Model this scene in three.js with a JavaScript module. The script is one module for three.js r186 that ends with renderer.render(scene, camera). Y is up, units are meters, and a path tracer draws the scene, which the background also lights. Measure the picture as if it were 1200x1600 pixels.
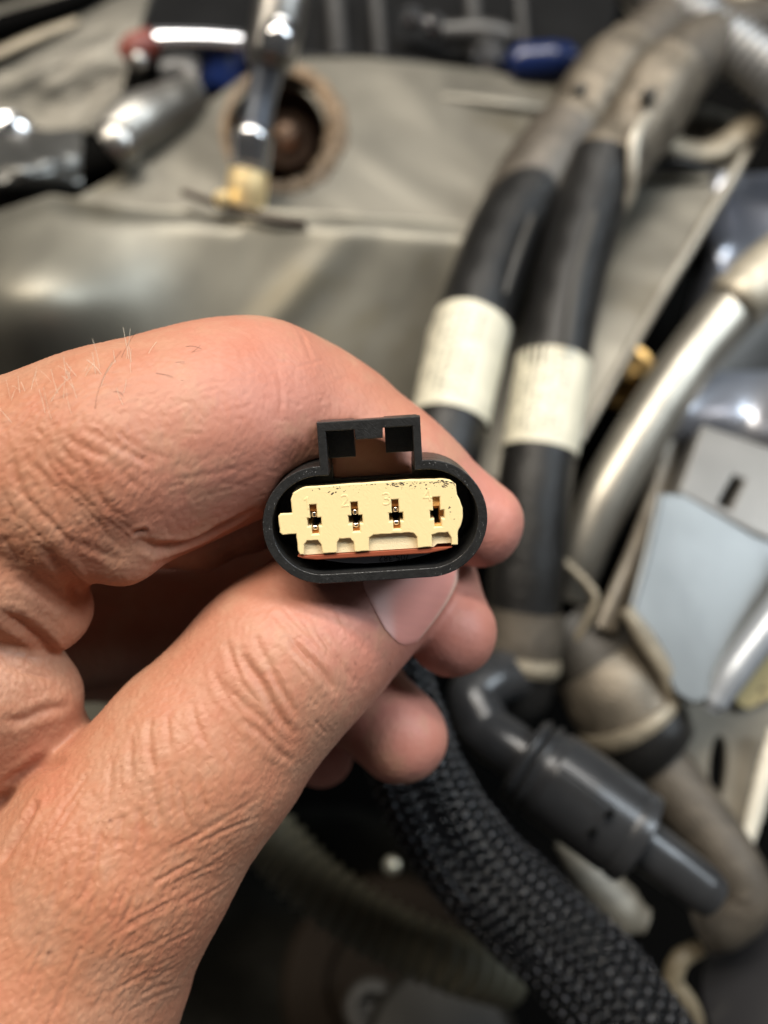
import * as THREE from 'three';
import { RectAreaLightUniformsLib } from 'three/addons/lights/RectAreaLightUniformsLib.js';
import { FontLoader } from 'three/addons/loaders/FontLoader.js';
import { TextGeometry } from 'three/addons/geometries/TextGeometry.js';
import { RoundedBoxGeometry } from 'three/addons/geometries/RoundedBoxGeometry.js';
import { mergeGeometries, mergeVertices, toCreasedNormals } from 'three/addons/utils/BufferGeometryUtils.js';

// ------------------------------------------------------------------ camera, light, exposure
const scene = new THREE.Scene();
const FOV = 63, F = 800 / Math.tan((FOV / 2) * Math.PI / 180);       // F: focal length in pixels of the 1200 x 1600 photograph
const camera = new THREE.PerspectiveCamera(FOV, 0.75, 0.01, 20);
const PITCH = 56 * Math.PI / 180;
camera.position.set(0, 1.25, 0.12);
camera.rotation.set(-PITCH, 0, 0);
camera.focus = 0.101;
camera.userData.fStop = 9.5;
camera.updateMatrixWorld(true);
scene.background = new THREE.Color(0.065, 0.064, 0.063);               // the even light of the workshop round the car
const renderer = new THREE.WebGLRenderer({ antialias: true });
renderer.setSize(768, 1024);
renderer.shadowMap.enabled = true;
renderer.toneMapping = THREE.LinearToneMapping;
renderer.toneMappingExposure = 1.0;
RectAreaLightUniformsLib.init();
const LAMPS = [ // position, size, colour, intensity: two workshop ceiling tubes and a wide cool one further right
  { at: [-0.6, 2.75, -0.2], w: 1.3, h: 0.22, color: [1, 0.89, 0.74], power: 34, name: 'ceiling_lamp', label: 'warm ceiling lamp tube above the left side of the car' },
  { at: [0.1, 2.9, -0.6], w: 1.3, h: 0.22, color: [1, 0.95, 0.88], power: 33, name: 'ceiling_lamp', label: 'neutral ceiling lamp tube above the windscreen side of the car' },
  { at: [1.25, 2.5, -0.1], w: 1.2, h: 0.35, color: [0.82, 0.92, 1], power: 18, name: 'ceiling_lamp', label: 'cool wide ceiling lamp above the right side of the car' },
];

// ------------------------------------------------------------------ helpers
function rng(seed) { let s = seed >>> 0; return () => { s = (s + 0x6d2b79f5) >>> 0; let t = Math.imul(s ^ (s >>> 15), 1 | s); t = (t + Math.imul(t ^ (t >>> 7), 61 | t)) ^ t; return ((t ^ (t >>> 14)) >>> 0) / 4294967296; }; }
const rand = rng(7);
const names = new Map();
function numbered(n) { const k = names.get(n) ?? 0; names.set(n, k + 1); return k ? n + '_' + String(k).padStart(3, '0') : n; }
function thing(name, label, category, group) { const g = new THREE.Group(); g.name = numbered(name); g.userData = { label, category }; if (group) g.userData.group = group; scene.add(g); return g; }
function part(name, geo, mat, parent, kind) { const m = new THREE.Mesh(geo, mat); m.name = name; m.castShadow = m.receiveShadow = true; if (kind) m.userData.kind = kind; parent.add(m); return m; }
function single(name, geo, mat, label, category) { const m = part(numbered(name), geo, mat, scene); m.userData = { label, category }; return settle(m); }
function struct(name, geo, mat) { const m = part(name, geo, mat, scene); m.userData.kind = 'structure'; return settle(m); }
// shapes are made in the world's axes; settle() puts the thing's own origin at its base
function settle(o) {
  const box = new THREE.Box3().setFromObject(o), p = new THREE.Vector3((box.min.x + box.max.x) / 2, box.min.y, (box.min.z + box.max.z) / 2), done = new Set();
  o.traverse((m) => { if (m.isMesh && !m.userData.local && !done.has(m.geometry)) { done.add(m.geometry); m.geometry.translate(-p.x, -p.y, -p.z); } else if (m.userData.local) m.position.sub(p); });
  o.position.copy(p);
  return o;
}
// millimetres in front of the lens -> world
const cw = camera.matrixWorld.clone();
const M = (x, y, z) => new THREE.Vector3(x / 1000, y / 1000, z / 1000).applyMatrix4(cw);
const mm = (px, py, d) => [(px - 600) / F * d, -(py - 800) / F * d, -d];
const W = (px, py, d) => M(...mm(px, py, d));

// value noise
const PERM = new Uint8Array(512); { const r = rng(99), a = [...Array(256).keys()]; for (let i = 255; i > 0; i--) { const j = Math.floor(r() * (i + 1)); [a[i], a[j]] = [a[j], a[i]]; } for (let i = 0; i < 512; i++) PERM[i] = a[i & 255]; }
const H3 = (x, y, z) => PERM[(PERM[(PERM[x & 255] + y) & 255] + z) & 255] / 255;
function noise(x, y, z) {
  const X = Math.floor(x), Y = Math.floor(y), Z = Math.floor(z); x -= X; y -= Y; z -= Z;
  const u = x * x * (3 - 2 * x), v = y * y * (3 - 2 * y), w = z * z * (3 - 2 * z), L = (a, b, t) => a + (b - a) * t;
  return L(L(L(H3(X, Y, Z), H3(X + 1, Y, Z), u), L(H3(X, Y + 1, Z), H3(X + 1, Y + 1, Z), u), v), L(L(H3(X, Y, Z + 1), H3(X + 1, Y, Z + 1), u), L(H3(X, Y + 1, Z + 1), H3(X + 1, Y + 1, Z + 1), u), v), w) * 2 - 1;
}
function fbm(x, y, z, o = 4) { let s = 0, a = 0.5; for (let i = 0; i < o; i++) { s += a * noise(x, y, z); x *= 2.03; y *= 2.03; z *= 2.03; a *= 0.5; } return s; }
function cracks(x, y, z) { // F2 - F1 of a 3-D cell pattern: 0 in the cracks
  const X = Math.floor(x), Y = Math.floor(y), Z = Math.floor(z); let a = 9, b = 9;
  for (let i = -1; i < 2; i++) for (let j = -1; j < 2; j++) for (let k = -1; k < 2; k++) {
    const h = PERM[(PERM[(PERM[(X + i) & 255] + Y + j) & 255] + Z + k) & 255];
    const dx = X + i + PERM[h] / 255 - x, dy = Y + j + PERM[h + 1] / 255 - y, dz = Z + k + PERM[h + 2] / 255 - z, d = dx * dx + dy * dy + dz * dz;
    if (d < a) { b = a; a = d; } else if (d < b) b = d;
  }
  return Math.sqrt(b) - Math.sqrt(a);
}

// textures: wear and dirt in the materials, uv in metres
function tex(n, f, srgb) {
  const d = new Uint8Array(n * n * 4);
  for (let y = 0; y < n; y++) for (let x = 0; x < n; x++) { const c = f(x / n, y / n), i = (y * n + x) * 4; d[i] = c[0] * 255; d[i + 1] = c[1] * 255; d[i + 2] = c[2] * 255; d[i + 3] = 255; }
  const t = new THREE.DataTexture(d, n, n); t.wrapS = t.wrapT = THREE.RepeatWrapping; t.magFilter = THREE.LinearFilter; t.minFilter = THREE.LinearMipmapLinearFilter; t.generateMipmaps = true;
  if (srgb) t.colorSpace = THREE.SRGBColorSpace; t.needsUpdate = true; return t;
}
const wrapf = (f) => (u, v) => { const a = Math.PI * 2; return f(Math.cos(u * a) * 1.3, Math.sin(u * a) * 1.3 + Math.cos(v * a) * 1.3, Math.sin(v * a) * 1.3); };
const cl = (x) => Math.min(1, Math.max(0, x));
const grain = tex(256, (u, v) => { const a = wrapf((x, y, z) => fbm(x * 3, y * 3, z * 3, 5))(u, v); const k = cl(0.5 + a); return [k, k, k]; });
const dirt = tex(512, (u, v) => { const a = wrapf((x, y, z) => fbm(x * 2.2 + 5, y * 2.2, z * 2.2, 6))(u, v), b = wrapf((x, y, z) => fbm(x * 7, y * 7 + 3, z * 7, 4))(u, v); const k = cl(0.92 + a * 0.2 + b * 0.07); return [k, cl(k * 0.985), cl(k * 0.95)]; }, true);
const stain = tex(512, (u, v) => { const a = wrapf((x, y, z) => fbm(x * 1.1 + 2, y * 1.1, z * 1.1 + 8, 5))(u, v), b = wrapf((x, y, z) => fbm(x * 4 + 1, y * 1.2, z * 1.2, 5))(u, v), k = cl(0.88 + a * 0.3 + b * 0.12), w = cl(-a * 1.6 - 0.12); return [k, cl(k * (0.985 - 0.05 * w)), cl(k * (0.95 - 0.16 * w))]; }, true);
const waves = tex(256, (u, v) => { const a = wrapf((x, y, z) => fbm(x * 0.8, y * 0.8, z * 0.8, 3))(u, v); const k = cl(0.5 + a); return [k, k, k]; });
const rep = (t, mPer) => { const c = t.clone(); c.repeat.set(1 / mPer, 1 / mPer); return c; };
const dirtBig = rep(dirt, 0.22), stains = rep(stain, 0.24), dents = rep(waves, 0.26), grainFine = rep(grain, 0.012), grainMid = rep(grain, 0.03), dirtSmall = rep(dirt, 0.04);
const mat = (o) => { const c = o.c; delete o.c; const m = new THREE.MeshPhysicalMaterial(o); if (c) m.color.setRGB(...c); return m; };
const MT = {
  shield: mat({ c: [0.195, 0.188, 0.168], map: stains, roughness: 0.45, metalness: 0.65, bumpMap: dents, bumpScale: 0.0014 }),
  shieldDark: mat({ c: [0.19, 0.186, 0.165], map: stains, roughness: 0.47, metalness: 0.6 }),
  edge: mat({ c: [0.33, 0.31, 0.275], map: dirtBig, roughness: 0.45, metalness: 0.5 }),
  rubber: mat({ c: [0.011, 0.011, 0.0115], roughness: 0.36, specularIntensity: 0.55, map: dirtBig, bumpMap: grainFine, bumpScale: 0.0001 }),
  rubberDusty: mat({ c: [0.036, 0.033, 0.029], roughness: 0.6, map: dirtBig }),
  label: mat({ c: [0.66, 0.62, 0.52], roughness: 0.5 }),
  dirtyAlu: mat({ c: [0.165, 0.145, 0.12], map: dirtSmall, roughness: 0.5, metalness: 0.55, bumpMap: grainFine, bumpScale: 0.00012 }),
  brownTube: mat({ c: [0.085, 0.073, 0.06], map: dirtSmall, roughness: 0.6, metalness: 0.3, bumpMap: grainFine, bumpScale: 0.0001 }),
  chrome: mat({ c: [0.6, 0.6, 0.61], roughness: 0.2, metalness: 1 }),
  steel: mat({ c: [0.4, 0.4, 0.41], map: dirtBig, roughness: 0.36, metalness: 1 }),
  blueSteel: mat({ c: [0.33, 0.36, 0.42], roughness: 0.3, metalness: 1 }),
  gold: mat({ c: [0.95, 0.74, 0.4], roughness: 0.4, metalness: 0.7 }),
  brass: mat({ c: [0.55, 0.36, 0.14], roughness: 0.3, metalness: 1 }),
  greyPlate: mat({ c: [0.128, 0.139, 0.15], map: stains, roughness: 0.38, metalness: 0.6 }),
  paleMetal: mat({ c: [0.2, 0.2, 0.203], map: stains, roughness: 0.4, metalness: 0.3 }),
  beige: mat({ c: [0.27, 0.24, 0.19], map: dirtSmall, roughness: 0.5, metalness: 0.3 }),
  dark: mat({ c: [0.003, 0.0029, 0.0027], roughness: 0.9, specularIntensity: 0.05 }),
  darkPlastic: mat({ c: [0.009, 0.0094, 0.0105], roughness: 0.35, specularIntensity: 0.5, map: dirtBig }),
  greyPlastic: mat({ c: [0.05, 0.05, 0.053], roughness: 0.38, map: dirtBig }),
  valve: mat({ c: [0.03, 0.032, 0.037], roughness: 0.28, specularIntensity: 0.9, map: dirtBig, metalness: 0.15 }),
  rust: mat({ c: [0.05, 0.03, 0.02], map: dirtSmall, roughness: 0.7, metalness: 0.2, bumpMap: grainFine, bumpScale: 0.0002 }),
  red: mat({ c: [0.16, 0.03, 0.018], roughness: 0.5 }),
  blue: mat({ c: [0.006, 0.016, 0.075], roughness: 0.25 }),
  conduit: mat({ c: [0.10, 0.092, 0.064], roughness: 0.5, specularIntensity: 0.5 }),
  strand: mat({ c: [0.007, 0.0074, 0.0085], roughness: 0.13 }),
  strandDusty: mat({ c: [0.10, 0.09, 0.07], roughness: 0.4 }),
};

const creased = (g, a) => { g.scale(1e5, 1e5, 1e5); const q = toCreasedNormals(g, a); q.scale(1e-5, 1e-5, 1e-5); return q; };   // its tolerance is meant for metres
// a round bar swept along points [px, py, depth, radius in px]; shape(t, a) scales the radius
function sweep(pts, { seg = 60, sides = 28, shape, flat = 1, linear = false, caps = true } = {}) {
  const P = pts.map((p) => W(p[0], p[1], p[2])), R = pts.map((p) => p[3] * p[2] / F / 1000);
  const curve = new THREE.CatmullRomCurve3(P, false, 'centripetal');
  const at = (t) => { if (!linear) return curve.getPoint(t); const k = Math.min(P.length - 2, Math.floor(t * (P.length - 1))), f = t * (P.length - 1) - k; return P[k].clone().lerp(P[k + 1], f); };
  const rad = (t) => { const k = Math.min(P.length - 2, Math.floor(t * (P.length - 1))), f = t * (P.length - 1) - k; const s = linear ? f : f * f * (3 - 2 * f); return R[k] + (R[k + 1] - R[k]) * s; };
  const pos = [], uv = [], idx = []; let n = null, len = 0, prev = null;
  const row = (c, t, dir, r, k) => { // k scales for caps
    if (!n) { n = new THREE.Vector3(0.3, 1, 0.2).cross(dir).normalize(); } n.addScaledVector(dir, -n.dot(dir)).normalize();
    const b = dir.clone().cross(n);
    for (let j = 0; j <= sides; j++) { const a = j / sides * Math.PI * 2, q = r * k * (shape ? shape(t, a) : 1); const v = c.clone().addScaledVector(n, Math.cos(a) * q).addScaledVector(b, Math.sin(a) * q * flat); pos.push(v.x, v.y, v.z); uv.push(len, a * r); }
  };
  const rows = [];
  for (let i = 0; i <= seg; i++) {
    const t = i / seg, c = at(t), dir = at(Math.min(1, t + 0.002)).sub(at(Math.max(0, t - 0.002))).normalize(); if (prev) len += c.distanceTo(prev); prev = c;
    if (i === 0 && caps) { row(c, 0, dir, rad(0), 0); rows.push(1); row(c, 0, dir, rad(0), 0.9); rows.push(1); }
    row(c, t, dir, rad(t), 1); rows.push(1);
    if (i === seg && caps) { row(c, 1, dir, rad(1), 0.9); rows.push(1); row(c, 1, dir, rad(1), 0); rows.push(1); }
  }
  const w = sides + 1;
  for (let i = 0; i < rows.length - 1; i++) for (let j = 0; j < sides; j++) { const a = i * w + j; idx.push(a, a + 1, a + w, a + 1, a + w + 1, a + w); }
  return finish(pos, uv, idx);
}
function finish(pos, uv, idx, crease = 0.7) {
  const g = new THREE.BufferGeometry(); g.setAttribute('position', new THREE.Float32BufferAttribute(pos, 3)); g.setAttribute('uv', new THREE.Float32BufferAttribute(uv, 2)); g.setIndex(idx);
  return crease ? creased(g, crease) : (g.computeVertexNormals(), g);
}
// a plane through three points [px, py, depth]; gives the depth at any pixel of it
function plane(a, b, c) {
  const p = W(...a), q = W(...b), r = W(...c), n = q.clone().sub(p).cross(r.clone().sub(p)).normalize(), eye = camera.position;
  if (n.dot(eye.clone().sub(p)) < 0) n.negate();
  const u = q.clone().sub(p).normalize(), v = n.clone().cross(u);
  const hit = (px, py) => { const d = W(px, py, 100).sub(eye), t = p.clone().sub(eye).dot(n) / d.dot(n); return eye.clone().addScaledVector(d, t); };
  return { p, u, v, n, hit, to2: (px, py) => { const h = hit(px, py).sub(p); return new THREE.Vector2(h.dot(u), h.dot(v)); } };
}
// a plate with thickness (mm) whose outline and holes are pixel outlines on a plane, bevelled edges
function plate(pl, outline, th, { holes = [], bevel = 0.4, smooth = false, raise = 0 } = {}) {
  const pts = outline.map((q) => pl.to2(...q)); if (THREE.ShapeUtils.isClockWise(pts)) pts.reverse();
  const s = new THREE.Shape(); if (smooth) s.setFromPoints(new THREE.CatmullRomCurve3(pts.map((q) => new THREE.Vector3(q.x, q.y, 0)), true).getPoints(80).map((q) => new THREE.Vector2(q.x, q.y))); else s.setFromPoints(pts);
  for (const h of holes) { const q = h.map((x) => pl.to2(...x)); if (!THREE.ShapeUtils.isClockWise(q)) q.reverse(); s.holes.push(new THREE.Path().setFromPoints(q)); }
  const b = bevel / 1000, g = new THREE.ExtrudeGeometry(s, { depth: Math.max(1e-5, th / 1000 - 2 * b), bevelEnabled: bevel > 0, bevelThickness: b, bevelSize: b, bevelOffset: -b, bevelSegments: 3 });
  g.translate(0, 0, -th / 1000 + b + raise / 1000);
  g.applyMatrix4(new THREE.Matrix4().makeBasis(pl.u, pl.v, pl.n).setPosition(pl.p));
  return g;
}
const circle = (x, y, rx, ry = rx, n = 40, rot = 0) => [...Array(n).keys()].map((i) => { const a = i / n * Math.PI * 2, c = Math.cos(a) * rx, s = Math.sin(a) * ry; return [x + c * Math.cos(rot) - s * Math.sin(rot), y + c * Math.sin(rot) + s * Math.cos(rot)]; });
// a sheet of metal with thickness over a grid f(u, v) -> [px, py, depth]
function sheet(f, nu, nv, th) {
  const pos = [], uv = [], idx = [], w = nv + 1, N = (nu + 1) * w, P = [];
  for (let i = 0; i <= nu; i++) for (let j = 0; j <= nv; j++) P.push(W(...f(i / nu, j / nv)));
  const nrm = P.map((p, k) => { const i = Math.floor(k / w), j = k % w; const a = P[Math.min(nu, i + 1) * w + j].clone().sub(P[Math.max(0, i - 1) * w + j]), b = P[i * w + Math.min(nv, j + 1)].clone().sub(P[i * w + Math.max(0, j - 1)]); const n = a.cross(b).normalize(); if (n.dot(camera.position.clone().sub(p)) < 0) n.negate(); return n; });
  for (const s of [0, 1]) P.forEach((p, k) => { const q = p.clone().addScaledVector(nrm[k], -s * th / 1000); pos.push(q.x, q.y, q.z); const i = Math.floor(k / w), j = k % w; uv.push(p.distanceTo(P[j]), p.distanceTo(P[i * w])); });
  const quad = (a, b, c, d) => idx.push(a, b, c, a, c, d);
  const test = nrm[0].dot(P[w].clone().sub(P[0]).cross(P[1].clone().sub(P[0]))) > 0;
  for (let i = 0; i < nu; i++) for (let j = 0; j < nv; j++) { const a = i * w + j, b = a + w; if (test) { quad(a, b, b + 1, a + 1); quad(N + a, N + a + 1, N + b + 1, N + b); } else { quad(a, a + 1, b + 1, b); quad(N + a, N + b, N + b + 1, N + a + 1); } }
  for (let i = 0; i < nu; i++) for (const j of [0, nv]) { const a = i * w + j, b = a + w; quad(a, b, N + b, N + a); }
  for (let j = 0; j < nv; j++) for (const i of [0, nu]) { const a = i * w + j; quad(a, a + 1, N + a + 1, N + a); }
  return finish(pos, uv, idx, 0.9);
}
// a shape of revolution: profile [distance along, radius] in mm, from the pixel point a towards b
function turned(a, b, profile, sides = 40) {
  const p = W(...a), dir = W(...b).sub(p).normalize(), g = new THREE.LatheGeometry(profile.map(([y, r]) => new THREE.Vector2(r / 1000, y / 1000)), sides);
  g.applyQuaternion(new THREE.Quaternion().setFromUnitVectors(new THREE.Vector3(0, 1, 0), dir)); g.translate(p.x, p.y, p.z); return creased(g, 0.5);
}
const lerp = THREE.MathUtils.lerp, sstep = THREE.MathUtils.smoothstep;

// ------------------------------------------------------------------ lamps of the workshop ceiling, above and behind the camera
for (const L of LAMPS) {
  const t = thing(L.name, L.label, 'lamp'), target = new THREE.Vector3(0.05, 1.0, -0.1), at = new THREE.Vector3(...L.at);
  const down = new THREE.Quaternion().setFromRotationMatrix(new THREE.Matrix4().lookAt(at, target, new THREE.Vector3(0, 0, 1)));
  t.position.copy(at); t.quaternion.copy(down);
  part('lamp_housing', new RoundedBoxGeometry(L.w + 0.06, L.h + 0.05, 0.06, 3, 0.015).translate(0, 0, 0.045), mat({ c: [0.7, 0.7, 0.7], roughness: 0.5 }), t);
  const glow = mat({ c: [0.8, 0.8, 0.8] }); glow.emissive = new THREE.Color(...L.color); glow.emissiveIntensity = 3;
  part('lamp_tube', new RoundedBoxGeometry(L.w, L.h, 0.02, 3, 0.009).translate(0, 0, 0.004), glow, t);
  const a = new THREE.RectAreaLight(new THREE.Color(...L.color), L.power, L.w, L.h); a.position.set(0, 0, -0.012); t.add(a);
}

// ------------------------------------------------------------------ the engine bay behind
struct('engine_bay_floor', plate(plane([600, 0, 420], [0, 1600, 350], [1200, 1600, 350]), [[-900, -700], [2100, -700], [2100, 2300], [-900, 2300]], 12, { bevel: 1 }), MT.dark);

// upper heat shield with the round hole
{
  const t = thing('heat_shield', 'flat grey metal heat shield with a round hole behind the chrome rod', 'heat shield');
  const pl = plane([500, 100, 275], [900, 140, 285], [500, 400, 240]);
  part('panel', plate(pl, [[445, 92], [560, 88], [720, 104], [900, 134], [1010, 190], [940, 330], [840, 430], [640, 425], [420, 405], [110, 385], [40, 350], [170, 280], [300, 178], [380, 118]], 1.6, { holes: [circle(432, 208, 76, 80)], bevel: 0.5 }), MT.shield, t);
  const pos = []; { // the crusted rim round the hole
    const ring = [...Array(25).keys()].map((i) => { const a = i / 24 * Math.PI * 2, px = 438 + Math.cos(a) * 88, py = 206 + Math.sin(a) * 92, h = pl.hit(px, py); const d = h.sub(camera.position).dot(new THREE.Vector3(0, 0, -1).applyQuaternion(camera.quaternion)) * 1000; return [px, py, d + 1, 12 + 5 * Math.cos(a)]; });
    part('hole_rim', sweep(ring, { seg: 160, sides: 16, caps: false, shape: (u, a) => 1 + 0.3 * noise(u * 70, a * 2, 3) }), mat({ c: [0.22, 0.155, 0.10], roughness: 0.7, map: dirtSmall }), t);
  }
  part('recess_wall', turned([438, 208, 274], [438, 200, 320], [[-2, 17.5], [2, 17.2], [24, 15], [24.4, 0]]), mat({ c: [0.13, 0.07, 0.04], map: dirtSmall, roughness: 0.7 }), t);
  // pressed folds of the panel
  part('pressed_ridge', sweep([[690, 150, 276, 9], [790, 160, 276, 12], [880, 172, 278, 8]], { seg: 40, flat: 0.5 }), MT.shield, t);
  settle(t);
}
single('recessed_bolt', mergeGeometries([turned([452, 222, 290], [446, 206, 272], [[0, 0], [0, 4.5], [14, 4.2], [16.5, 2.6], [17, 0]]), turned([452, 222, 290], [446, 206, 272], [[2, 0], [2, 9], [5, 9], [5.4, 6], [5.4, 0]])]), mat({ c: [0.5, 0.34, 0.25], roughness: 0.3, metalness: 0.9 }), 'small coppery bolt deep inside the round hole of the heat shield', 'bolt');
single('brass_plug', turned([392, 215, 292], [372, 176, 268], [[0, 0], [0, 6], [12, 6], [14, 4.5], [14, 0]]), MT.brass, 'orange brass plug half hidden at the left inside the round hole', 'plug');

// lower bulging shield at the left
{
  const t = thing('bulging_shield', 'bulging dusty grey metal shield above the hand at left', 'heat shield');
  const g = sheet((u, v) => {
    const px = lerp(-260, 720, u), top = 300 + 26 * Math.sin((px - 60) / 150) * (px < 380 ? 1 : 0.5) + (px > 300 ? (px - 300) * 0.14 : 0) + (px < 80 ? (80 - px) * 0.5 : 0), py = lerp(top, 1195 - 300 * sstep(u, 0.62, 1), Math.pow(v, 1.3));
    const bulge = 24 * Math.exp(-(((px - 40) / 170) ** 2) - ((py - 470) / 130) ** 2) + 2 * Math.exp(-(((px - 470 + (py - 450) * 0.8) / 40) ** 2) - ((py - 480) / 130) ** 2);
    const lip = 4 * Math.exp(-(((py - top) / 18) ** 2));
    return [px, py, 231 - bulge + lip + 8 * v + 2 * fbm(px / 260, py / 200, 4, 2)];
  }, 90, 80, 1.4);
  part('shield_sheet', g, MT.shieldDark, t);
  part('folded_lip', sweep([[285, 300, 231, 5], [350, 322, 230, 6], [420, 340, 230, 7], [478, 350, 231, 5]], { seg: 40 }), MT.rust, t);
  settle(t);
}
// right hand shield behind the hoses, with the long bright edge
{
  const t = thing('side_shield', 'grey metal side shield with a long bright diagonal edge right of the hoses', 'heat shield');
  const pl = plane([1150, 200, 262], [930, 620, 222], [800, 300, 258]);
  part('panel', plate(pl, [[900, 210], [1010, 175], [1110, 165], [1188, 195], [1120, 330], [1040, 460], [960, 590], [912, 668], [800, 760], [640, 700], [690, 520], [780, 330]], 1.5, { bevel: 0.4 }), MT.shield, t);
  part('bright_edge', sweep([[1192, 188, 260, 9], [1130, 300, 250, 9], [1040, 450, 238, 9], [960, 590, 224, 8], [905, 690, 215, 7]], { seg: 60, sides: 12 }), MT.edge, t);
  part('rolled_lip', sweep([[985, 170, 256, 20], [1040, 225, 254, 24], [1110, 238, 254, 22], [1180, 190, 256, 22]], { seg: 50, flat: 0.6 }), MT.beige, t);
  part('dark_fold', sweep([[1015, 262, 250, 6], [1060, 256, 250, 11], [1120, 268, 250, 5]], { seg: 30 }), MT.darkPlastic, t);
  settle(t);
}
// chrome extension rod
{
  const t = thing('extension_rod', 'chrome socket extension rod standing in front of the round hole', 'tool');
  part('grip', sweep([[448, -60, 226, 44], [440, 0, 227, 42], [424, 84, 229, 40], [419, 108, 230, 33]], { seg: 40 }), MT.steel, t);
  part('collar', sweep([[440, 40, 221, 24], [436, 62, 221, 29], [432, 86, 222, 27]], { seg: 30 }), MT.chrome, t);
  part('shaft', sweep([[420, 100, 230, 25], [408, 155, 232, 23], [398, 214, 234, 24]], { seg: 40 }), MT.blueSteel, t);
  part('socket', sweep([[399, 206, 233, 27], [396, 216, 233, 32], [391, 262, 235, 31], [389, 272, 235, 28]], { seg: 40 }), MT.chrome, t);
  part('hex_nut', sweep([[389, 268, 235, 31], [386, 295, 236, 32], [383, 328, 238, 30]], { seg: 30 }), MT.gold, t);
  settle(t);
}
single('screw', turned([346, 312, 232], [346, 305, 215], [[0, 0], [0, 2.3], [4, 2.2], [5.4, 1.2], [5.6, 0]]), MT.gold, 'tiny shiny screw left of the golden nut of the chrome rod', 'screw');

// upper left corner
{
  const t = thing('side_trim', 'dark grey sheet metal side panel in the top left corner', 'panel');
  part('panel', sheet((u, v) => { const a = [lerp(-220, 250, u), lerp(70, -60, u)], b = [lerp(-200, 175, u), lerp(330, 190, u)]; return [lerp(a[0], b[0], v), lerp(a[1], b[1], v), lerp(285, 262, v) - 6 * Math.sin(v * 5) + 3 * fbm(u * 4, v * 4, 1, 3)]; }, 40, 40, 1.5), mat({ c: [0.17, 0.165, 0.15], map: dirtBig, roughness: 0.5, metalness: 0.4 }), t);
  part('bright_strip', sweep([[-80, 120, 268, 12], [0, 84, 268, 11], [60, 58, 270, 11], [122, 34, 273, 9]], { seg: 30, flat: 0.6 }), MT.beige, t);
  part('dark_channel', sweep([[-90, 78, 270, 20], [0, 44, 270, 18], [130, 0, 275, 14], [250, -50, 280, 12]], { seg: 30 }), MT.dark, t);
  settle(t);
}
single('lower_bracket', sheet((u, v) => [lerp(-120, 128, u) + 20 * v * (1 - u), lerp(220, 200, u) + v * lerp(140, 110, u), 246 - 16 * Math.sin(v * 3.0) * Math.sin(0.4 + u * 2.4) + 2 * fbm(u * 5, v * 5, 2, 3)], 36, 36, 2.5), mat({ c: [0.16, 0.165, 0.17], roughness: 0.36, metalness: 0.75, map: dirtBig }), 'glossy grey bent metal bracket at the left edge above the bulging shield', 'bracket');
single('cap_nut', turned([20, 215, 262], [34, 200, 240], [[0, 0], [0, 6.5], [6, 6.5], [7, 5], [12, 4.6], [14, 3.2], [15, 0]]), MT.chrome, 'shiny domed nut at the far left edge of the picture', 'nut');
{
  const t = thing('metal_fitting', 'shiny grey cast fitting pointing down left, left of the chrome rod', 'fitting');
  part('body', sweep([[172, 232, 245, 26], [186, 218, 245, 42], [215, 195, 248, 46], [262, 172, 254, 40], [300, 150, 260, 32]], { seg: 50 }), mat({ c: [0.3, 0.3, 0.3], roughness: 0.42, metalness: 0.85, map: dirtBig }), t);
  part('rim', sweep([[172, 236, 240, 34], [184, 226, 240, 37], [190, 219, 241, 33]], { seg: 20 }), MT.steel, t);
  settle(t);
}
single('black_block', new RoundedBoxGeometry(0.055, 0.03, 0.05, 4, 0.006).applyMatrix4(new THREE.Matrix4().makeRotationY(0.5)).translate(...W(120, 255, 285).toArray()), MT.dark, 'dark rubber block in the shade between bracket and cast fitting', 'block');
{
  const t = thing('latch_lever', 'chrome lever bar with a red end cap near the top left', 'lever');
  part('bar', sweep([[232, 62, 262, 15], [250, 60, 262, 17], [320, 60, 264, 16], [378, 64, 266, 15]], { seg: 30, flat: 0.7 }), mat({ c: [0.75, 0.76, 0.8], roughness: 0.22, metalness: 0.9 }), t);
  part('red_cap', sweep([[194, 92, 258, 18], [212, 78, 258, 24], [238, 64, 260, 20]], { seg: 20 }), MT.red, t);
  part('pivot_ball', sweep([[206, 98, 256, 8], [218, 96, 255, 17], [230, 94, 256, 8]], { seg: 20 }), MT.steel, t);
  settle(t);
}
single('blue_plug', mergeGeometries([sweep([[344, 70, 272, 26], [346, 84, 272, 34], [344, 130, 274, 33], [340, 150, 276, 22]], { seg: 30, flat: 0.8 }), sweep([[320, 92, 270, 8], [322, 110, 270, 10], [322, 140, 272, 8]], { seg: 20 })]), MT.blue, 'dark blue plastic cap left of the chrome rod', 'cap');
single('grey_hose_end', sweep([[262, 120, 285, 30], [292, 116, 284, 26], [312, 150, 282, 20]], { seg: 30 }), MT.greyPlastic, 'grey plastic hose end between the red capped lever and the cast fitting', 'hose');

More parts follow.
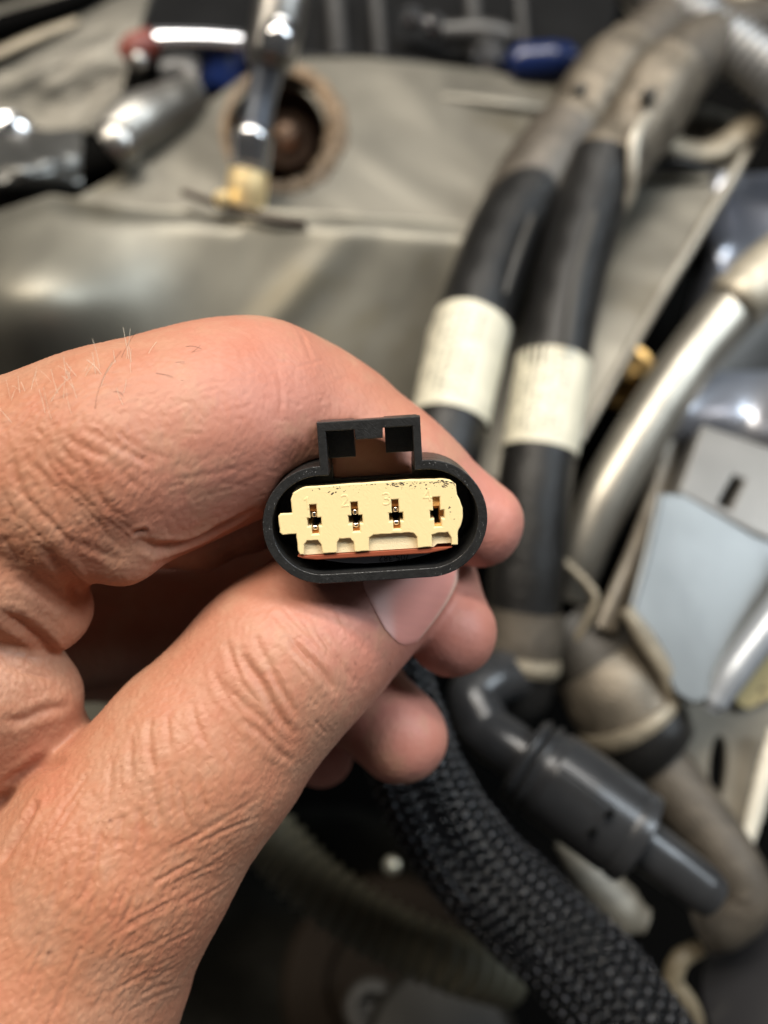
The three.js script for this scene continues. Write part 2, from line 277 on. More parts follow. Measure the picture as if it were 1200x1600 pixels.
// top: dark plastic housing with bolts, ball and blue cap
{
  const t = thing('plastic_housing', 'black plastic housing along the top edge of the picture', 'housing');
  const pl = plane([500, 20, 322], [900, 40, 322], [500, 120, 300]);
  part('cover', plate(pl, [[190, -220], [1000, -220], [960, 60], [860, 122], [700, 104], [470, 92], [330, 90], [210, 60]], 20, { bevel: 3 }), MT.darkPlastic, t);
  for (const [x, w] of [[520, 14], [585, 10], [735, 12], [810, 8]]) part('rib', sweep([[x, -40, 316, w], [x + 6, 40, 308, w], [x + 10, 94, 300, w]], { seg: 20, flat: 0.8 }), MT.greyPlastic, t);
  part('step', sweep([[690, 52, 300, 16], [760, 52, 300, 19], [800, 60, 300, 16]], { seg: 20 }), MT.greyPlastic, t);
  settle(t);
}
for (const [x, y, l] of [[643, 25, 'upper left small steel bolt on the black housing near the top edge'], [679, 38, 'lower right small steel bolt on the black housing near the top edge']]) single('housing_bolt', turned([x, y + 2, 302], [x, y - 16, 270], [[-6, 0], [-6, 4], [0, 4], [3, 3.4], [4.6, 2], [5, 0]]), MT.chrome, l, 'bolt');
single('chrome_ball', turned([765, 100, 296], [762, 88, 262], [[-8, 0], [-8, 5], [-4, 6], [-1, 7.2], [4, 7.4], [8, 5.6], [10.4, 3], [11, 0]]), MT.chrome, 'round chrome ball stud beside the blue cap at the top', 'ball stud');
single('blue_reservoir_cap', sweep([[796, 104, 286, 22], [812, 102, 285, 31], [860, 98, 285, 31], [884, 92, 286, 25], [894, 88, 287, 15]], { seg: 40 }), MT.blue, 'glossy dark blue cap right of the chrome ball at the top', 'cap');

// ribbed hose in the top right corner
single('ribbed_hose', sweep([[960, -60, 262, 34], [1040, 0, 256, 38], [1130, 62, 250, 40], [1290, 178, 245, 44]], { seg: 420, sides: 32, shape: (t) => 1 + 0.07 * Math.sin(t * 2 * Math.PI * 40) }), mat({ c: [0.36, 0.36, 0.36], roughness: 0.32, metalness: 0.6 }), 'grey ribbed hose crossing the top right corner', 'hose');
single('upper_pipe', sweep([[1080, -40, 285, 26], [1170, 20, 280, 26], [1290, 70, 276, 28]], { seg: 30 }), MT.beige, 'pale pipe beyond the ribbed hose in the top right corner', 'pipe');
single('white_tab', plate(plane([970, 0, 280], [1030, 10, 278], [980, 30, 276]), [[955, -40], [1040, -40], [1034, 12], [1012, 22], [985, 6]], 4, { bevel: 1 }), MT.label, 'small pale tab at the top edge left of the ribbed hose', 'tab');

// the two air conditioning hoses with their crimped metal ends
{
  const t = thing('air_hose', 'left thick black rubber hose with a torn white label and dirty crimped metal end', 'hose');
  part('metal_pipe', sweep([[1085, 10, 262, 44], [1040, 40, 256, 46], [990, 90, 252, 50], [950, 140, 248, 52]], { seg: 40 }), MT.brownTube, t);
  part('crimp', sweep([[985, 80, 250, 46], [955, 118, 247, 58], [925, 160, 244, 58], [905, 195, 242, 52], [893, 205, 241, 56], [870, 246, 239, 54], [860, 262, 238, 44]], { seg: 80, shape: (u, a) => 1 + 0.03 * Math.sin(a * 6) }), MT.dirtyAlu, t);
  for (const [x, y, d] of [[904, 142, 233.5], [946, 150, 235]]) part('dimple', sweep([[x - 8, y + 6, d, 6], [x, y, d - 0.5, 9], [x + 9, y - 7, d, 6]], { seg: 10, sides: 12 }), MT.rubberDusty, t);
  part('crimp_band', sweep([[885, 215, 239, 60], [846, 272, 235, 64], [812, 328, 231, 62], [800, 345, 230, 57]], { seg: 50 }), mat({ c: [0.10, 0.088, 0.076], map: dirtSmall, roughness: 0.5, metalness: 0.3 }), t);
  part('rubber', sweep([[830, 300, 231, 54], [792, 360, 225, 57], [754, 455, 216, 59], [724, 560, 208, 60], [702, 660, 202, 59], [672, 800, 195, 59], [640, 950, 192, 58], [600, 1100, 192, 56]], { seg: 120 }), MT.rubber, t);
  part('seam_stripe', sweep([[832, 335, 214, 4], [808, 400, 207, 5], [790, 458, 204, 4]], { seg: 40, flat: 0.3 }), MT.rubberDusty, t);
  settle(t);
}
{
  const t = thing('air_hose', 'right thick black rubber hose with a white label and a bent metal end', 'hose');
  part('metal_pipe', sweep([[1190, 40, 258, 40], [1120, 60, 252, 48], [1060, 110, 248, 56], [1020, 160, 245, 56]], { seg: 40 }), MT.brownTube, t);
  part('crimp', sweep([[1050, 112, 243, 56], [1022, 150, 241, 64], [1000, 190, 239, 62], [975, 230, 236, 54], [945, 262, 233, 60], [930, 285, 231, 58]], { seg: 80, shape: (u, a) => 1 + 0.03 * Math.sin(a * 6) }), MT.dirtyAlu, t);
  part('dimple', sweep([[1002, 158, 226.5, 7], [1012, 150, 226, 11], [1022, 143, 226.5, 7]], { seg: 10, sides: 12 }), MT.rubberDusty, t);
  part('clamp_strip', sweep([[1012, 178, 222, 9], [992, 215, 219, 11], [988, 262, 219, 10], [985, 305, 221, 8], [962, 352, 224, 5]], { seg: 50, flat: 0.6 }), MT.edge, t);
  part('bracket_ear', sweep([[1030, 120, 238, 40], [1056, 150, 240, 42], [1060, 190, 244, 30]], { seg: 30, flat: 0.5 }), MT.dirtyAlu, t);
  part('rubber', sweep([[938, 262, 231, 58], [918, 330, 226, 58], [890, 430, 218, 57], [868, 540, 211, 57], [852, 650, 206, 57], [834, 770, 202, 58], [822, 900, 199, 58], [816, 985, 198, 56]], { seg: 140 }), MT.rubber, t);
  part('seam_stripe', sweep([[930, 330, 214, 6], [903, 430, 205, 7], [888, 540, 197.6, 7]], { seg: 40, flat: 0.3 }), MT.rubberDusty, t);
  part('ferrule', sweep([[822, 955, 197, 60], [816, 1005, 197, 62], [810, 1032, 197, 61]], { seg: 30 }), MT.brownTube, t);
  part('ferrule_ring', sweep([[812, 1022, 196, 64], [810, 1036, 196, 66], [808, 1046, 196, 62]], { seg: 20 }), MT.beige, t);
  part('end_boot', sweep([[810, 1040, 197, 60], [804, 1078, 198, 58], [796, 1100, 200, 48]], { seg: 20 }), MT.rubber, t);
  settle(t);
}
// labels: printed paper wrapped on the hoses
function wrapLabel(pts, tear, seed, label) {
  const lines = tex(512, (() => { const r = rng(seed), words = []; for (let k = 0; k < 9; k++) { let y = 0.1; while (y < 0.88) { const l = 0.015 + r() * 0.03; if (r() > 0.3) words.push([0.25 + k * 0.035, y, l]); y += l + 0.012; } } return (u, v) => { let k = 0.93 + 0.05 * fbm(u * 9, v * 9, seed, 3); for (const [x, y, l] of words) if (Math.abs(u - x) < 0.009 && v > y && v < y + l) k *= 0.42 + 0.4 * Math.abs(Math.sin(v * 900 + x * 40)); return [k, k * 0.985, k * 0.93]; }; })(), true);
  const g = sweep(pts, { seg: 60, sides: 72, caps: false, shape: (t, a) => 1 + tear * Math.max(0, noise(a * 2, t * 5, seed)) * 0.05 });
  const n = 73, u = g.attributes.uv; // rescale uv to the label
  let mu = 0, mv = 0; for (let i = 0; i < u.count; i++) { mu = Math.max(mu, u.getX(i)); mv = Math.max(mv, u.getY(i)); } for (let i = 0; i < u.count; i++) u.setXY(i, u.getY(i) / mv, u.getX(i) / mu);
  return single('paper_label', g, mat({ c: [0.70, 0.685, 0.615], roughness: 0.5, map: lines }), label, 'label');
}
wrapLabel([[739, 508, 211.8, 61.4], [729, 540, 209.5, 61.6], [720, 580, 206.8, 61.6], [709, 630, 203.7, 61.2], [703, 660, 202, 60.8]], 1, 11, 'white paper label with a torn upper corner wrapped on the left black hose');
wrapLabel([[864.5, 568, 209.8, 58.6], [859, 606, 208, 58.6], [851.5, 655, 205.8, 58.6], [843.5, 708, 204, 59]], 0.4, 12, 'white paper label with faint print wrapped on the right black hose');

// the shiny bent pipe at the right
{
  const t = thing('metal_pipe', 'shiny bent aluminium pipe with a pale collar at the right edge', 'pipe');
  part('pipe', sweep([[1310, 350, 225, 44], [1220, 412, 222, 44], [1150, 476, 220, 43], [1076, 566, 216, 42], [1004, 676, 212, 42], [946, 776, 210, 42], [908, 862, 210, 40], [886, 930, 212, 36]], { seg: 80 }), mat({ c: [0.42, 0.41, 0.385], roughness: 0.4, metalness: 0.85, map: dirtBig }), t);
  part('collar', sweep([[1250, 388, 222, 47], [1200, 428, 220, 49], [1156, 468, 218, 48], [1146, 478, 218, 44]], { seg: 30 }), mat({ c: [0.46, 0.43, 0.37], roughness: 0.5, metalness: 0.5, map: dirtSmall }), t);
  settle(t);
}
single('silver_duct', sheet((u, v) => [lerp(1070, 1330, u), lerp(270, 560, v), 272 - 14 * Math.sin(u * 7) - 8 * Math.sin(v * 9 + u * 4)], 40, 40, 2), mat({ c: [0.36, 0.375, 0.42], roughness: 0.34, metalness: 0.85 }), 'crumpled silver metal casting behind the shiny pipe at the right edge', 'casting');
single('brass_fitting', turned([968, 598, 250], [985, 560, 225], [[-10, 0], [-10, 8], [0, 8], [1, 9.5], [8, 9.5], [9, 6], [16, 5.5], [18, 3], [18, 0]]), MT.brass, 'brass fitting in the dark gap beside the shiny pipe', 'fitting');
single('silver_casting', sheet((u, v) => [lerp(1050, 1330, u), lerp(580, 730, v), 232 - 12 * Math.sin(v * 3.1) - 6 * Math.sin(u * 8 + v * 3)], 40, 30, 3), mat({ c: [0.4, 0.41, 0.45], roughness: 0.36, metalness: 0.8 }), 'lumpy silver casting above the slotted white metal block', 'casting');
single('grey_casting', sheet((u, v) => [lerp(1110, 1330, u), lerp(470, 640, v), 250 - 10 * Math.sin(u * 3 + v * 2)], 24, 24, 3), mat({ c: [0.2, 0.195, 0.185], roughness: 0.4, metalness: 0.5 }), 'dull grey casting between shiny pipe and silver casting', 'casting');

// plate and slotted block
{
  const t = thing('slotted_block', 'white metal block with a dark slot on top of the pale blue plate', 'block');
  const pl = plane([1100, 690, 212], [1200, 720, 212], [1080, 770, 205]);
  part('block', plate(pl, [[1098, 662], [1180, 690], [1290, 730], [1270, 870], [1178, 832], [1060, 768]], 12, { holes: [[[1147, 742], [1164, 750], [1142, 796], [1122, 786]]], bevel: 0.8 }), MT.paleMetal, t);
  part('slot_floor', plate(pl, [[1120, 735], [1170, 735], [1170, 800], [1110, 800]], 2, { bevel: 0.2, raise: -13 }), MT.dark, t);
  settle(t);
}
{
  const t = thing('pale_plate', 'pale blue grey metal plate at the right edge', 'plate');
  const pl = plane([1040, 770, 202], [1200, 850, 200], [980, 960, 192]);
  part('panel', plate(pl, [[1032, 770], [1070, 772], [1178, 836], [1215, 850], [1240, 930], [1130, 1085], [1085, 1100], [1058, 1085], [985, 958], [1000, 905], [1006, 870]], 2.2, { bevel: 0.5 }), MT.greyPlate, t);
  part('left_flange', sweep([[1030, 775, 201, 6], [1008, 870, 197, 7], [984, 960, 192, 6]], { seg: 20 }), MT.greyPlate, t);
  part('tan_fold', sweep([[978, 952, 190, 12], [1010, 1000, 190, 17], [1046, 1062, 190, 16], [1052, 1100, 191, 12]], { seg: 30, flat: 0.7 }), MT.beige, t);
  settle(t);
}
single('silver_rod', sweep([[1300, 850, 192, 27], [1210, 965, 190, 27], [1150, 1045, 189, 25], [1118, 1096, 189, 20], [1110, 1110, 189, 12]], { seg: 40 }), mat({ c: [0.38, 0.41, 0.45], roughness: 0.38, metalness: 0.55 }), 'smooth silver rod slanting along the lower edge of the pale plate', 'rod');
{
  const t = thing('tan_bracket', 'tan metal bracket with a dark slot at the lower right edge', 'bracket');
  const pl = plane([1100, 1080, 206], [1220, 1100, 206], [1100, 1300, 200]);
  part('panel', plate(pl, [[1040, 1060], [1240, 1010], [1240, 1180], [1192, 1230], [1150, 1340], [1090, 1290], [1060, 1150]], 2, { holes: [circle(1122, 1202, 13, 52, 30, 0.06)], bevel: 0.4 }), mat({ c: [0.22, 0.205, 0.178], map: dirtBig, roughness: 0.5, metalness: 0.35 }), t);
  part('edge_strip', sweep([[1215, 1140, 199, 14], [1190, 1230, 198, 14], [1164, 1330, 198, 12]], { seg: 24, flat: 0.6, shape: (u, a) => 1 + 0.15 * noise(u * 40, a * 2, 5) }), MT.label, t);
  settle(t);
}
{
  const t = thing('rating_label', 'small printed label on the tan bracket at the right edge', 'label');
  const pl = plane([1160, 1040, 204], [1220, 1040, 204], [1160, 1100, 203]);
  const pr = tex(128, (u, v) => { const k = v > 0.2 && v < 0.85 && u > 0.15 && u < 0.9 && Math.sin(v * 60) > 0.2 && noise(u * 30, Math.floor(v * 10), 2) > -0.15 ? 0.3 : 0.9; return [k, k * 0.95, k * 0.8]; }, true); pr.repeat.set(40, 40);
  part('paper', plate(pl, [[1158, 1030], [1225, 1010], [1222, 1085], [1168, 1108], [1150, 1098]], 0.4, { bevel: 0.1 }), mat({ c: [0.55, 0.5, 0.36], roughness: 0.6, map: pr }), t);
  settle(t);
}
single('dark_strap', sweep([[1052, 640, 222, 14], [1035, 740, 216, 17], [1000, 850, 206, 17], [965, 930, 200, 17], [945, 985, 198, 20]], { seg: 40, flat: 0.6 }), mat({ c: [0.12, 0.105, 0.085], roughness: 0.4, map: dirtSmall, metalness: 0.3 }), 'brownish dark metal strap between shiny pipe and pale plate', 'strap');
single('bent_wire', sweep([[868, 868, 205, 6], [888, 884, 203, 6.5], [920, 915, 201, 6.5], [931, 935, 200, 6.5], [920, 965, 200, 6.5], [903, 1000, 201, 6.5], [905, 1040, 203, 6]], { seg: 60, sides: 12 }), MT.beige, 'thin bent metal wire clip right of the right hose', 'wire clip');
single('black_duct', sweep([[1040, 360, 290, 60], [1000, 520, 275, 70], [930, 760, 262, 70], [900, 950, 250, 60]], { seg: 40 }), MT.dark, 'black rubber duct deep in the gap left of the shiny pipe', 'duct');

// second hose end below the plate
{
  const t = thing('lower_hose', 'brown metal hose end with a beige band behind the grey valve', 'hose');
  part('sleeve', sweep([[880, 985, 212, 60], [930, 1030, 208, 70], [965, 1080, 205, 78]], { seg: 30 }), MT.rubberDusty, t);
  part('band', sweep([[930, 1040, 203, 74], [962, 1084, 201, 82], [985, 1118, 200, 83]], { seg: 30 }), MT.dirtyAlu, t);
  part('band_ring', sweep([[978, 1108, 199, 83], [984, 1119, 199, 86], [990, 1128, 199, 83]], { seg: 16 }), MT.beige, t);
  part('rubber_collar', sweep([[985, 1118, 200, 80], [1005, 1150, 199, 80], [1022, 1172, 199, 72]], { seg: 20 }), MT.rubber, t);
  part('tube', sweep([[1000, 1150, 200, 52], [1040, 1210, 196, 50], [1100, 1290, 190, 48], [1140, 1350, 186, 48], [1160, 1400, 184, 46], [1130, 1440, 184, 42], [1100, 1450, 186, 38]], { seg: 60, shape: (u, a) => 1 + 0.02 * noise(u * 20, a * 2, 1) }), MT.brownTube, t);
  settle(t);
}
// the grey valve
{
  const t = thing('inline_valve', 'dark grey plastic inline valve with round body below the hoses', 'valve');
  part('inlet', sweep([[735, 1112, 184, 38], [758, 1140, 180, 41], [794, 1166, 176, 42], [836, 1196, 173, 41]], { seg: 40 }), MT.valve, t);
  part('inlet_elbow', sweep([[806, 1052, 194, 42], [768, 1062, 188, 42], [740, 1090, 184, 41], [756, 1136, 180.5, 42]], { seg: 40 }), MT.valve, t);
  for (const k of [0, 1]) part('lip_ring', sweep([[818 + k * 17, 1183 + k * 12, 173, 66 + k * 3], [825 + k * 17, 1188 + k * 12, 172.6, 72 + k * 3], [831 + k * 17, 1192 + k * 12, 172.3, 66 + k * 3]], { seg: 16, sides: 40 }), MT.valve, t);
  part('body', sweep([[852, 1207, 172, 60], [858, 1211, 171.5, 72], [862, 1214, 171.3, 74], [915, 1252, 169, 75], [972, 1293, 167, 75], [978, 1297, 166.7, 72], [982, 1300, 166.6, 64]], { seg: 90, sides: 56, linear: true }), MT.valve, t);
  part('end_cap', sweep([[976, 1296, 167, 66], [983, 1301, 166.6, 75], [995, 1310, 166.2, 75], [1001, 1314, 166, 62]], { seg: 30, sides: 56, linear: true }), MT.valve, t);
  part('outlet', sweep([[985, 1302, 167, 40], [1040, 1344, 166, 40], [1096, 1388, 165.5, 39], [1112, 1401, 165.3, 35], [1117, 1405, 165.3, 26]], { seg: 50, linear: true }), MT.valve, t);
  part('mould_seam', sweep([[876, 1200, 160.2, 2.2], [925, 1236, 158.4, 2.2], [960, 1262, 157, 2]], { seg: 20, sides: 8 }), MT.valve, t);
  for (const [x, y, d] of [[952, 1272, 157.4], [926, 1300, 158.2]]) part('pip', sweep([[x - 5, y + 3, d, 4], [x, y, d - 0.4, 5], [x + 6, y - 4, d, 4]], { seg: 10, sides: 10 }), MT.dark, t);
  settle(t);
}
single('pale_stay', sweep([[880, 1310, 196, 20], [925, 1365, 192, 34], [975, 1420, 190, 36], [1010, 1440, 190, 20]], { seg: 30, flat: 0.5 }), mat({ c: [0.22, 0.2, 0.165], roughness: 0.5, metalness: 0.2, map: dirtSmall }), 'pale metal stay below the grey valve', 'stay');
single('small_clip', sweep([[1095, 1480, 188, 13], [1062, 1500, 187, 15], [1052, 1535, 187, 16], [1070, 1560, 187, 15], [1086, 1590, 188, 13], [1085, 1640, 190, 13]], { seg: 50, sides: 14 }), mat({ c: [0.2, 0.17, 0.12], roughness: 0.5, map: dirtSmall }), 'beige hook clip at the bottom right', 'clip');
single('black_canister', turned([1235, 1560, 185], [1170, 1500, 168], [[-20, 0], [-20, 19], [2, 19], [4, 18], [5, 14], [5, 0]], 60), mat({ c: [0.02, 0.02, 0.022], roughness: 0.25 }), 'big glossy black cap in the bottom right corner', 'cap');

// braided loom
{
  const t = thing('braided_loom', 'black braided sleeve of a wiring loom curving below the hand to the bottom right', 'wiring loom');
  const path = [[596, 930, 141], [606, 1030, 146], [626, 1130, 152], [662, 1230, 158], [724, 1330, 163], [808, 1415, 166], [900, 1500, 166], [985, 1600, 164], [1060, 1720, 162]];
  const radpx = [38, 56, 64, 68, 71, 74, 76, 78, 78];
  part('core', sweep(path.map((p, i) => [...p, radpx[i] * 0.95]), { seg: 100 }), mat({ c: [0.004, 0.004, 0.0045], roughness: 0.4, specularIntensity: 0.3 }), t);
  const curve = new THREE.CatmullRomCurve3(path.map((p) => W(...p)), false, 'centripetal'), SEG = 520, frames = [];
  let n = new THREE.Vector3(0, 1, 0);
  for (let i = 0; i <= SEG; i++) { const q = i / SEG, c = curve.getPoint(q), d = curve.getTangent(q); n.addScaledVector(d, -n.dot(d)).normalize(); const k = Math.min(radpx.length - 2, Math.floor(q * (radpx.length - 1))), f = q * (radpx.length - 1) - k; const vw = camera.position.clone().sub(c), a0 = Math.atan2(vw.dot(d.clone().cross(n)), vw.dot(n)) + 0.1; frames.push({ a0, c, n: n.clone(), b: d.clone().cross(n), r: lerp(radpx[k], radpx[k + 1], f) * lerp(path[k][2], path[k + 1][2], f) / F / 1000 }); }
  const make = (from, count) => { const pos = [], idx = []; const N = 20, TURN = 2.35, S = 5;
    for (let s = from; s < count; s++) for (const dirn of [1, -1]) for (const pair of [-1, 1]) {
      const base = pos.length / 3;
      for (let i = 0; i <= SEG; i++) {
        const q = i / SEG, fr = frames[i], a = (s / N + dirn * q * TURN) * Math.PI * 2 + pair * 0.05;
        const fat = 0.8 + 0.3 * Math.max(0, dirn * Math.cos(2 * Math.PI * q * TURN * N)), weave = dirn * Math.cos(2 * Math.PI * q * TURN * N);
        const off = Math.atan2(Math.sin(a - fr.a0), Math.cos(a - fr.a0)), rr = fr.r * (1 + 0.03 * noise(a * 2, q * 20, 5) - 0.16 * Math.exp(-((off / 0.3) ** 2)) * (1 - sstep(q, 0.42, 0.62))) + weave * 0.0005, o = fr.n.clone().multiplyScalar(Math.cos(a)).addScaledVector(fr.b, Math.sin(a));
        const side = fr.b.clone().multiplyScalar(Math.cos(a)).addScaledVector(fr.n, -Math.sin(a));
        for (let j = 0; j < S; j++) { const e = j / S * Math.PI * 2, p = fr.c.clone().addScaledVector(o, rr + Math.cos(e) * 0.00036 * fat).addScaledVector(side, Math.sin(e) * 0.00042 * fat); pos.push(p.x, p.y, p.z); }
      }
      for (let i = 0; i < SEG; i++) for (let j = 0; j < S; j++) { const a = base + i * S + j, b = base + i * S + (j + 1) % S; idx.push(a, b, a + S, b, b + S, a + S); }
    }
    const g = new THREE.BufferGeometry(); g.setAttribute('position', new THREE.Float32BufferAttribute(pos, 3)); g.setIndex(idx); g.computeVertexNormals(); return g; };
  { // the worn crests where one pair of strands crosses over another
    const N = 20, TURN = 2.35, dots = [], r = rng(3);
    for (let s = 0; s < N; s++) for (const dirn of [1]) for (let m = 0; m < TURN * N; m++) {
      const q = (m + (dirn > 0 ? 0 : 0.5)) / (TURN * N); if (q > 0.99) continue;
      const fr = frames[Math.round(q * SEG)], a = (s / N + dirn * q * TURN) * Math.PI * 2, off = Math.atan2(Math.sin(a - fr.a0), Math.cos(a - fr.a0));
      if (q < 0.62 && Math.abs(off + 0.05) < 0.42 * (1 - sstep(q, 0.45, 0.62))) continue; if (noise(Math.cos(a) * 1.6, Math.sin(a) * 1.6, q * 7) < -0.22 + 0.2 * (r() - 0.5)) continue;
      const rr = fr.r * (1 + 0.03 * noise(a * 2, q * 20, 5) - 0.16 * Math.exp(-((off / 0.3) ** 2)) * (1 - sstep(q, 0.42, 0.62))) + 0.00072, size = 0.00034 * (0.75 + 0.45 * r());
      const e = new THREE.IcosahedronGeometry(size, 1), p = fr.c.clone().addScaledVector(fr.n, Math.cos(a) * rr).addScaledVector(fr.b, Math.sin(a) * rr); e.translate(p.x, p.y, p.z); dots.push(e);
    }
    part('crest', mergeGeometries(dots), mat({ c: [0.06, 0.063, 0.072], roughness: 0.16 }), t, 'stuff');
  }
  part('braid', make(0, 20), MT.strand, t, 'stuff');
  settle(t);
}
// dark things at the bottom
single('corrugated_conduit', sweep([[330, 1240, 210, 42], [410, 1300, 205, 44], [490, 1380, 200, 44], [590, 1450, 198, 44], [700, 1500, 198, 42], [800, 1530, 205, 40]], { seg: 500, sides: 28, shape: (t) => 1 + 0.12 * Math.sin(t * 2 * Math.PI * 26) }), MT.conduit, 'dark olive corrugated conduit below the thumb', 'conduit');
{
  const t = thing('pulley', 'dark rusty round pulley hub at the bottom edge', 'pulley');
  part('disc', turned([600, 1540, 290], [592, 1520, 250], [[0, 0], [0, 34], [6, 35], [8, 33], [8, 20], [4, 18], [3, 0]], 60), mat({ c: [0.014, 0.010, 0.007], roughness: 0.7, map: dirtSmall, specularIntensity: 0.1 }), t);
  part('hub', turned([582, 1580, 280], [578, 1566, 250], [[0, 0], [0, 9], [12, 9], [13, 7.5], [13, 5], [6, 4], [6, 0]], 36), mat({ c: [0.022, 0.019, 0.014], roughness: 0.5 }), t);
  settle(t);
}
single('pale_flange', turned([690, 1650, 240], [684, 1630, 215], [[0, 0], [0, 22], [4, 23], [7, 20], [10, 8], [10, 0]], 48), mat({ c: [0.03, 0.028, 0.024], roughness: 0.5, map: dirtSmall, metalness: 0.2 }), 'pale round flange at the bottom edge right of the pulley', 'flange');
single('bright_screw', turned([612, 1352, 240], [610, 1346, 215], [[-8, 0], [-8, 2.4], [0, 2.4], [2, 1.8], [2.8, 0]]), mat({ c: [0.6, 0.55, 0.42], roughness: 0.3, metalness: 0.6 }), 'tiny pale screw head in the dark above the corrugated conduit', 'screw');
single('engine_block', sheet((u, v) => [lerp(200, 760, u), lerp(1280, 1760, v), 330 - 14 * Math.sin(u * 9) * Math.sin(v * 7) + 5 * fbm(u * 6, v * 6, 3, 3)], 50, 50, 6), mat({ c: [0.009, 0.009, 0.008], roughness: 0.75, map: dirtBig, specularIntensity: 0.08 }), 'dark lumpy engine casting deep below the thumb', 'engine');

// ------------------------------------------------------------------ the connector (its own axes in millimetres: x right, y up, z out of the open face)
const U = 100 / F;                                                   // millimetres per photograph pixel at the connector's face
const conn = thing('plug_connector', 'black oval four way plug with cream insert held between index finger and thumb', 'connector');
const cM = new THREE.Matrix4().multiplyMatrices(cw, new THREE.Matrix4().makeScale(0.001, 0.001, 0.001));
const TILT = 10 * Math.PI / 180, ROLL = 3.5 * Math.PI / 180;
const connLocal = new THREE.Matrix4().makeTranslation(...mm(586, 815, 100)).multiply(new THREE.Matrix4().makeRotationZ(ROLL)).multiply(new THREE.Matrix4().makeRotationX(TILT)); // to millimetres in front of the lens
const toWorld = (g) => { g.applyMatrix4(new THREE.Matrix4().multiplyMatrices(cM, connLocal)); return g; };
const v2 = (a) => a.map(([x, y]) => new THREE.Vector2(x * U, y * U));
const stadium = (x0, x1, y0, y1, r, n = 14) => { const p = []; for (const [cx, cy, a0] of [[x1 - r, y1 - r, 0], [x0 + r, y1 - r, 1], [x0 + r, y0 + r, 2], [x1 - r, y0 + r, 3]]) for (let i = 0; i <= n; i++) { const a = (a0 + i / n) * Math.PI / 2; p.push([cx + Math.cos(a) * r, cy + Math.sin(a) * r]); } return p; };
function extrude(outline, holes, z0, z1, bevel, seg = 2) {
  const s = new THREE.Shape(v2(outline)); for (const h of holes) s.holes.push(new THREE.Path(v2(h).reverse()));
  const g = new THREE.ExtrudeGeometry(s, { depth: z1 - z0 - 2 * bevel, bevelEnabled: bevel > 0, bevelThickness: bevel, bevelSize: bevel, bevelOffset: -bevel, bevelSegments: seg, curveSegments: 1 });
  g.translate(0, 0, z0 + bevel); return g;
}
const blackPlastic = mat({ c: [0.022, 0.0225, 0.024], roughness: 0.32, bumpMap: rep(grain, 4), bumpScale: 0.00003, map: rep(dirt, 9) });
const cream = mat({ c: [0.84, 0.66, 0.34], roughness: 0.5, bumpMap: rep(grain, 5), bumpScale: 0.000008 });
const creamPale = mat({ c: [0.8, 0.66, 0.42], roughness: 0.5, bumpMap: rep(grain, 3), bumpScale: 0.00002 });
const amber = mat({ c: [0.36, 0.13, 0.025], roughness: 0.4 });
const sealMat = mat({ c: [0.27, 0.062, 0.026], roughness: 0.55 });
const DEPTH = 9;
// shell: oval wall joined to the latch tower, one outline; the inside is open to the tower
{
  const outer = stadium(-176, 176, -95, 92, 93), inner = stadium(-161, 161, -80, 77, 78);
  // outer outline with the tower inserted on its top edge
  const O = []; for (const q of outer) { O.push(q); if (O.length === 15) O.push([79, 92], [79, 159.5], [-80, 159.5], [-80, 92]); }
  const I = []; for (const q of inner) { I.push(q); if (I.length === 15) I.push([66.5, 77], [66.5, 145], [21, 145], [20, 129.5], [-22, 129.5], [-23, 145], [-67, 145], [-67, 77]); }
  const g = extrude(O, [I], -2.6, 0, 0.13, 3);
  const arc = (list, lo2, hi2) => list.slice(lo2, hi2), turnO = [...outer.slice(15), ...outer.slice(0, 15)], turnI = [...inner.slice(15), ...inner.slice(0, 15)]; // from the left of the tower round to its right
  const back = extrude([[-67, 92], ...turnO, [66.5, 92], [66.5, 77], ...turnI.reverse(), [-67, 77]], [], -DEPTH, -2.58, 0.08);
  const W0 = stadium(-168, 168, -87, 84, 85), wall = extrude([...W0.slice(0, 15), [66, 84], [66, 57], [-66, 57], [-66, 84], ...W0.slice(15)], [], -DEPTH - 0.3, -DEPTH + 0.4, 0.1);
  part('shell', toWorld(mergeGeometries([g, back, wall])), blackPlastic, conn);
  const cheek = (x0, x1, yb) => extrude([[x0, yb], [x1, yb], [x1, 158], [x0, 158]], [], -6.2, -3.8, 0.08);
  const roof = extrude([[-79.6, 143], [78.6, 143], [78.6, 147.5], [-79.6, 147.5]], [], -9, -2.4, 0.05);
  const legs = [[-79.6, -67.5], [67, 78.6]].map(([a, b]) => extrude([[a, 84], [b, 84], [b, 147], [a, 147]], [], -9, -2.4, 0.05));
  part('latch_tower', toWorld(mergeGeometries([cheek(-77, -25, 98), cheek(24, 77, 101), roof, ...legs])), blackPlastic, conn);
}
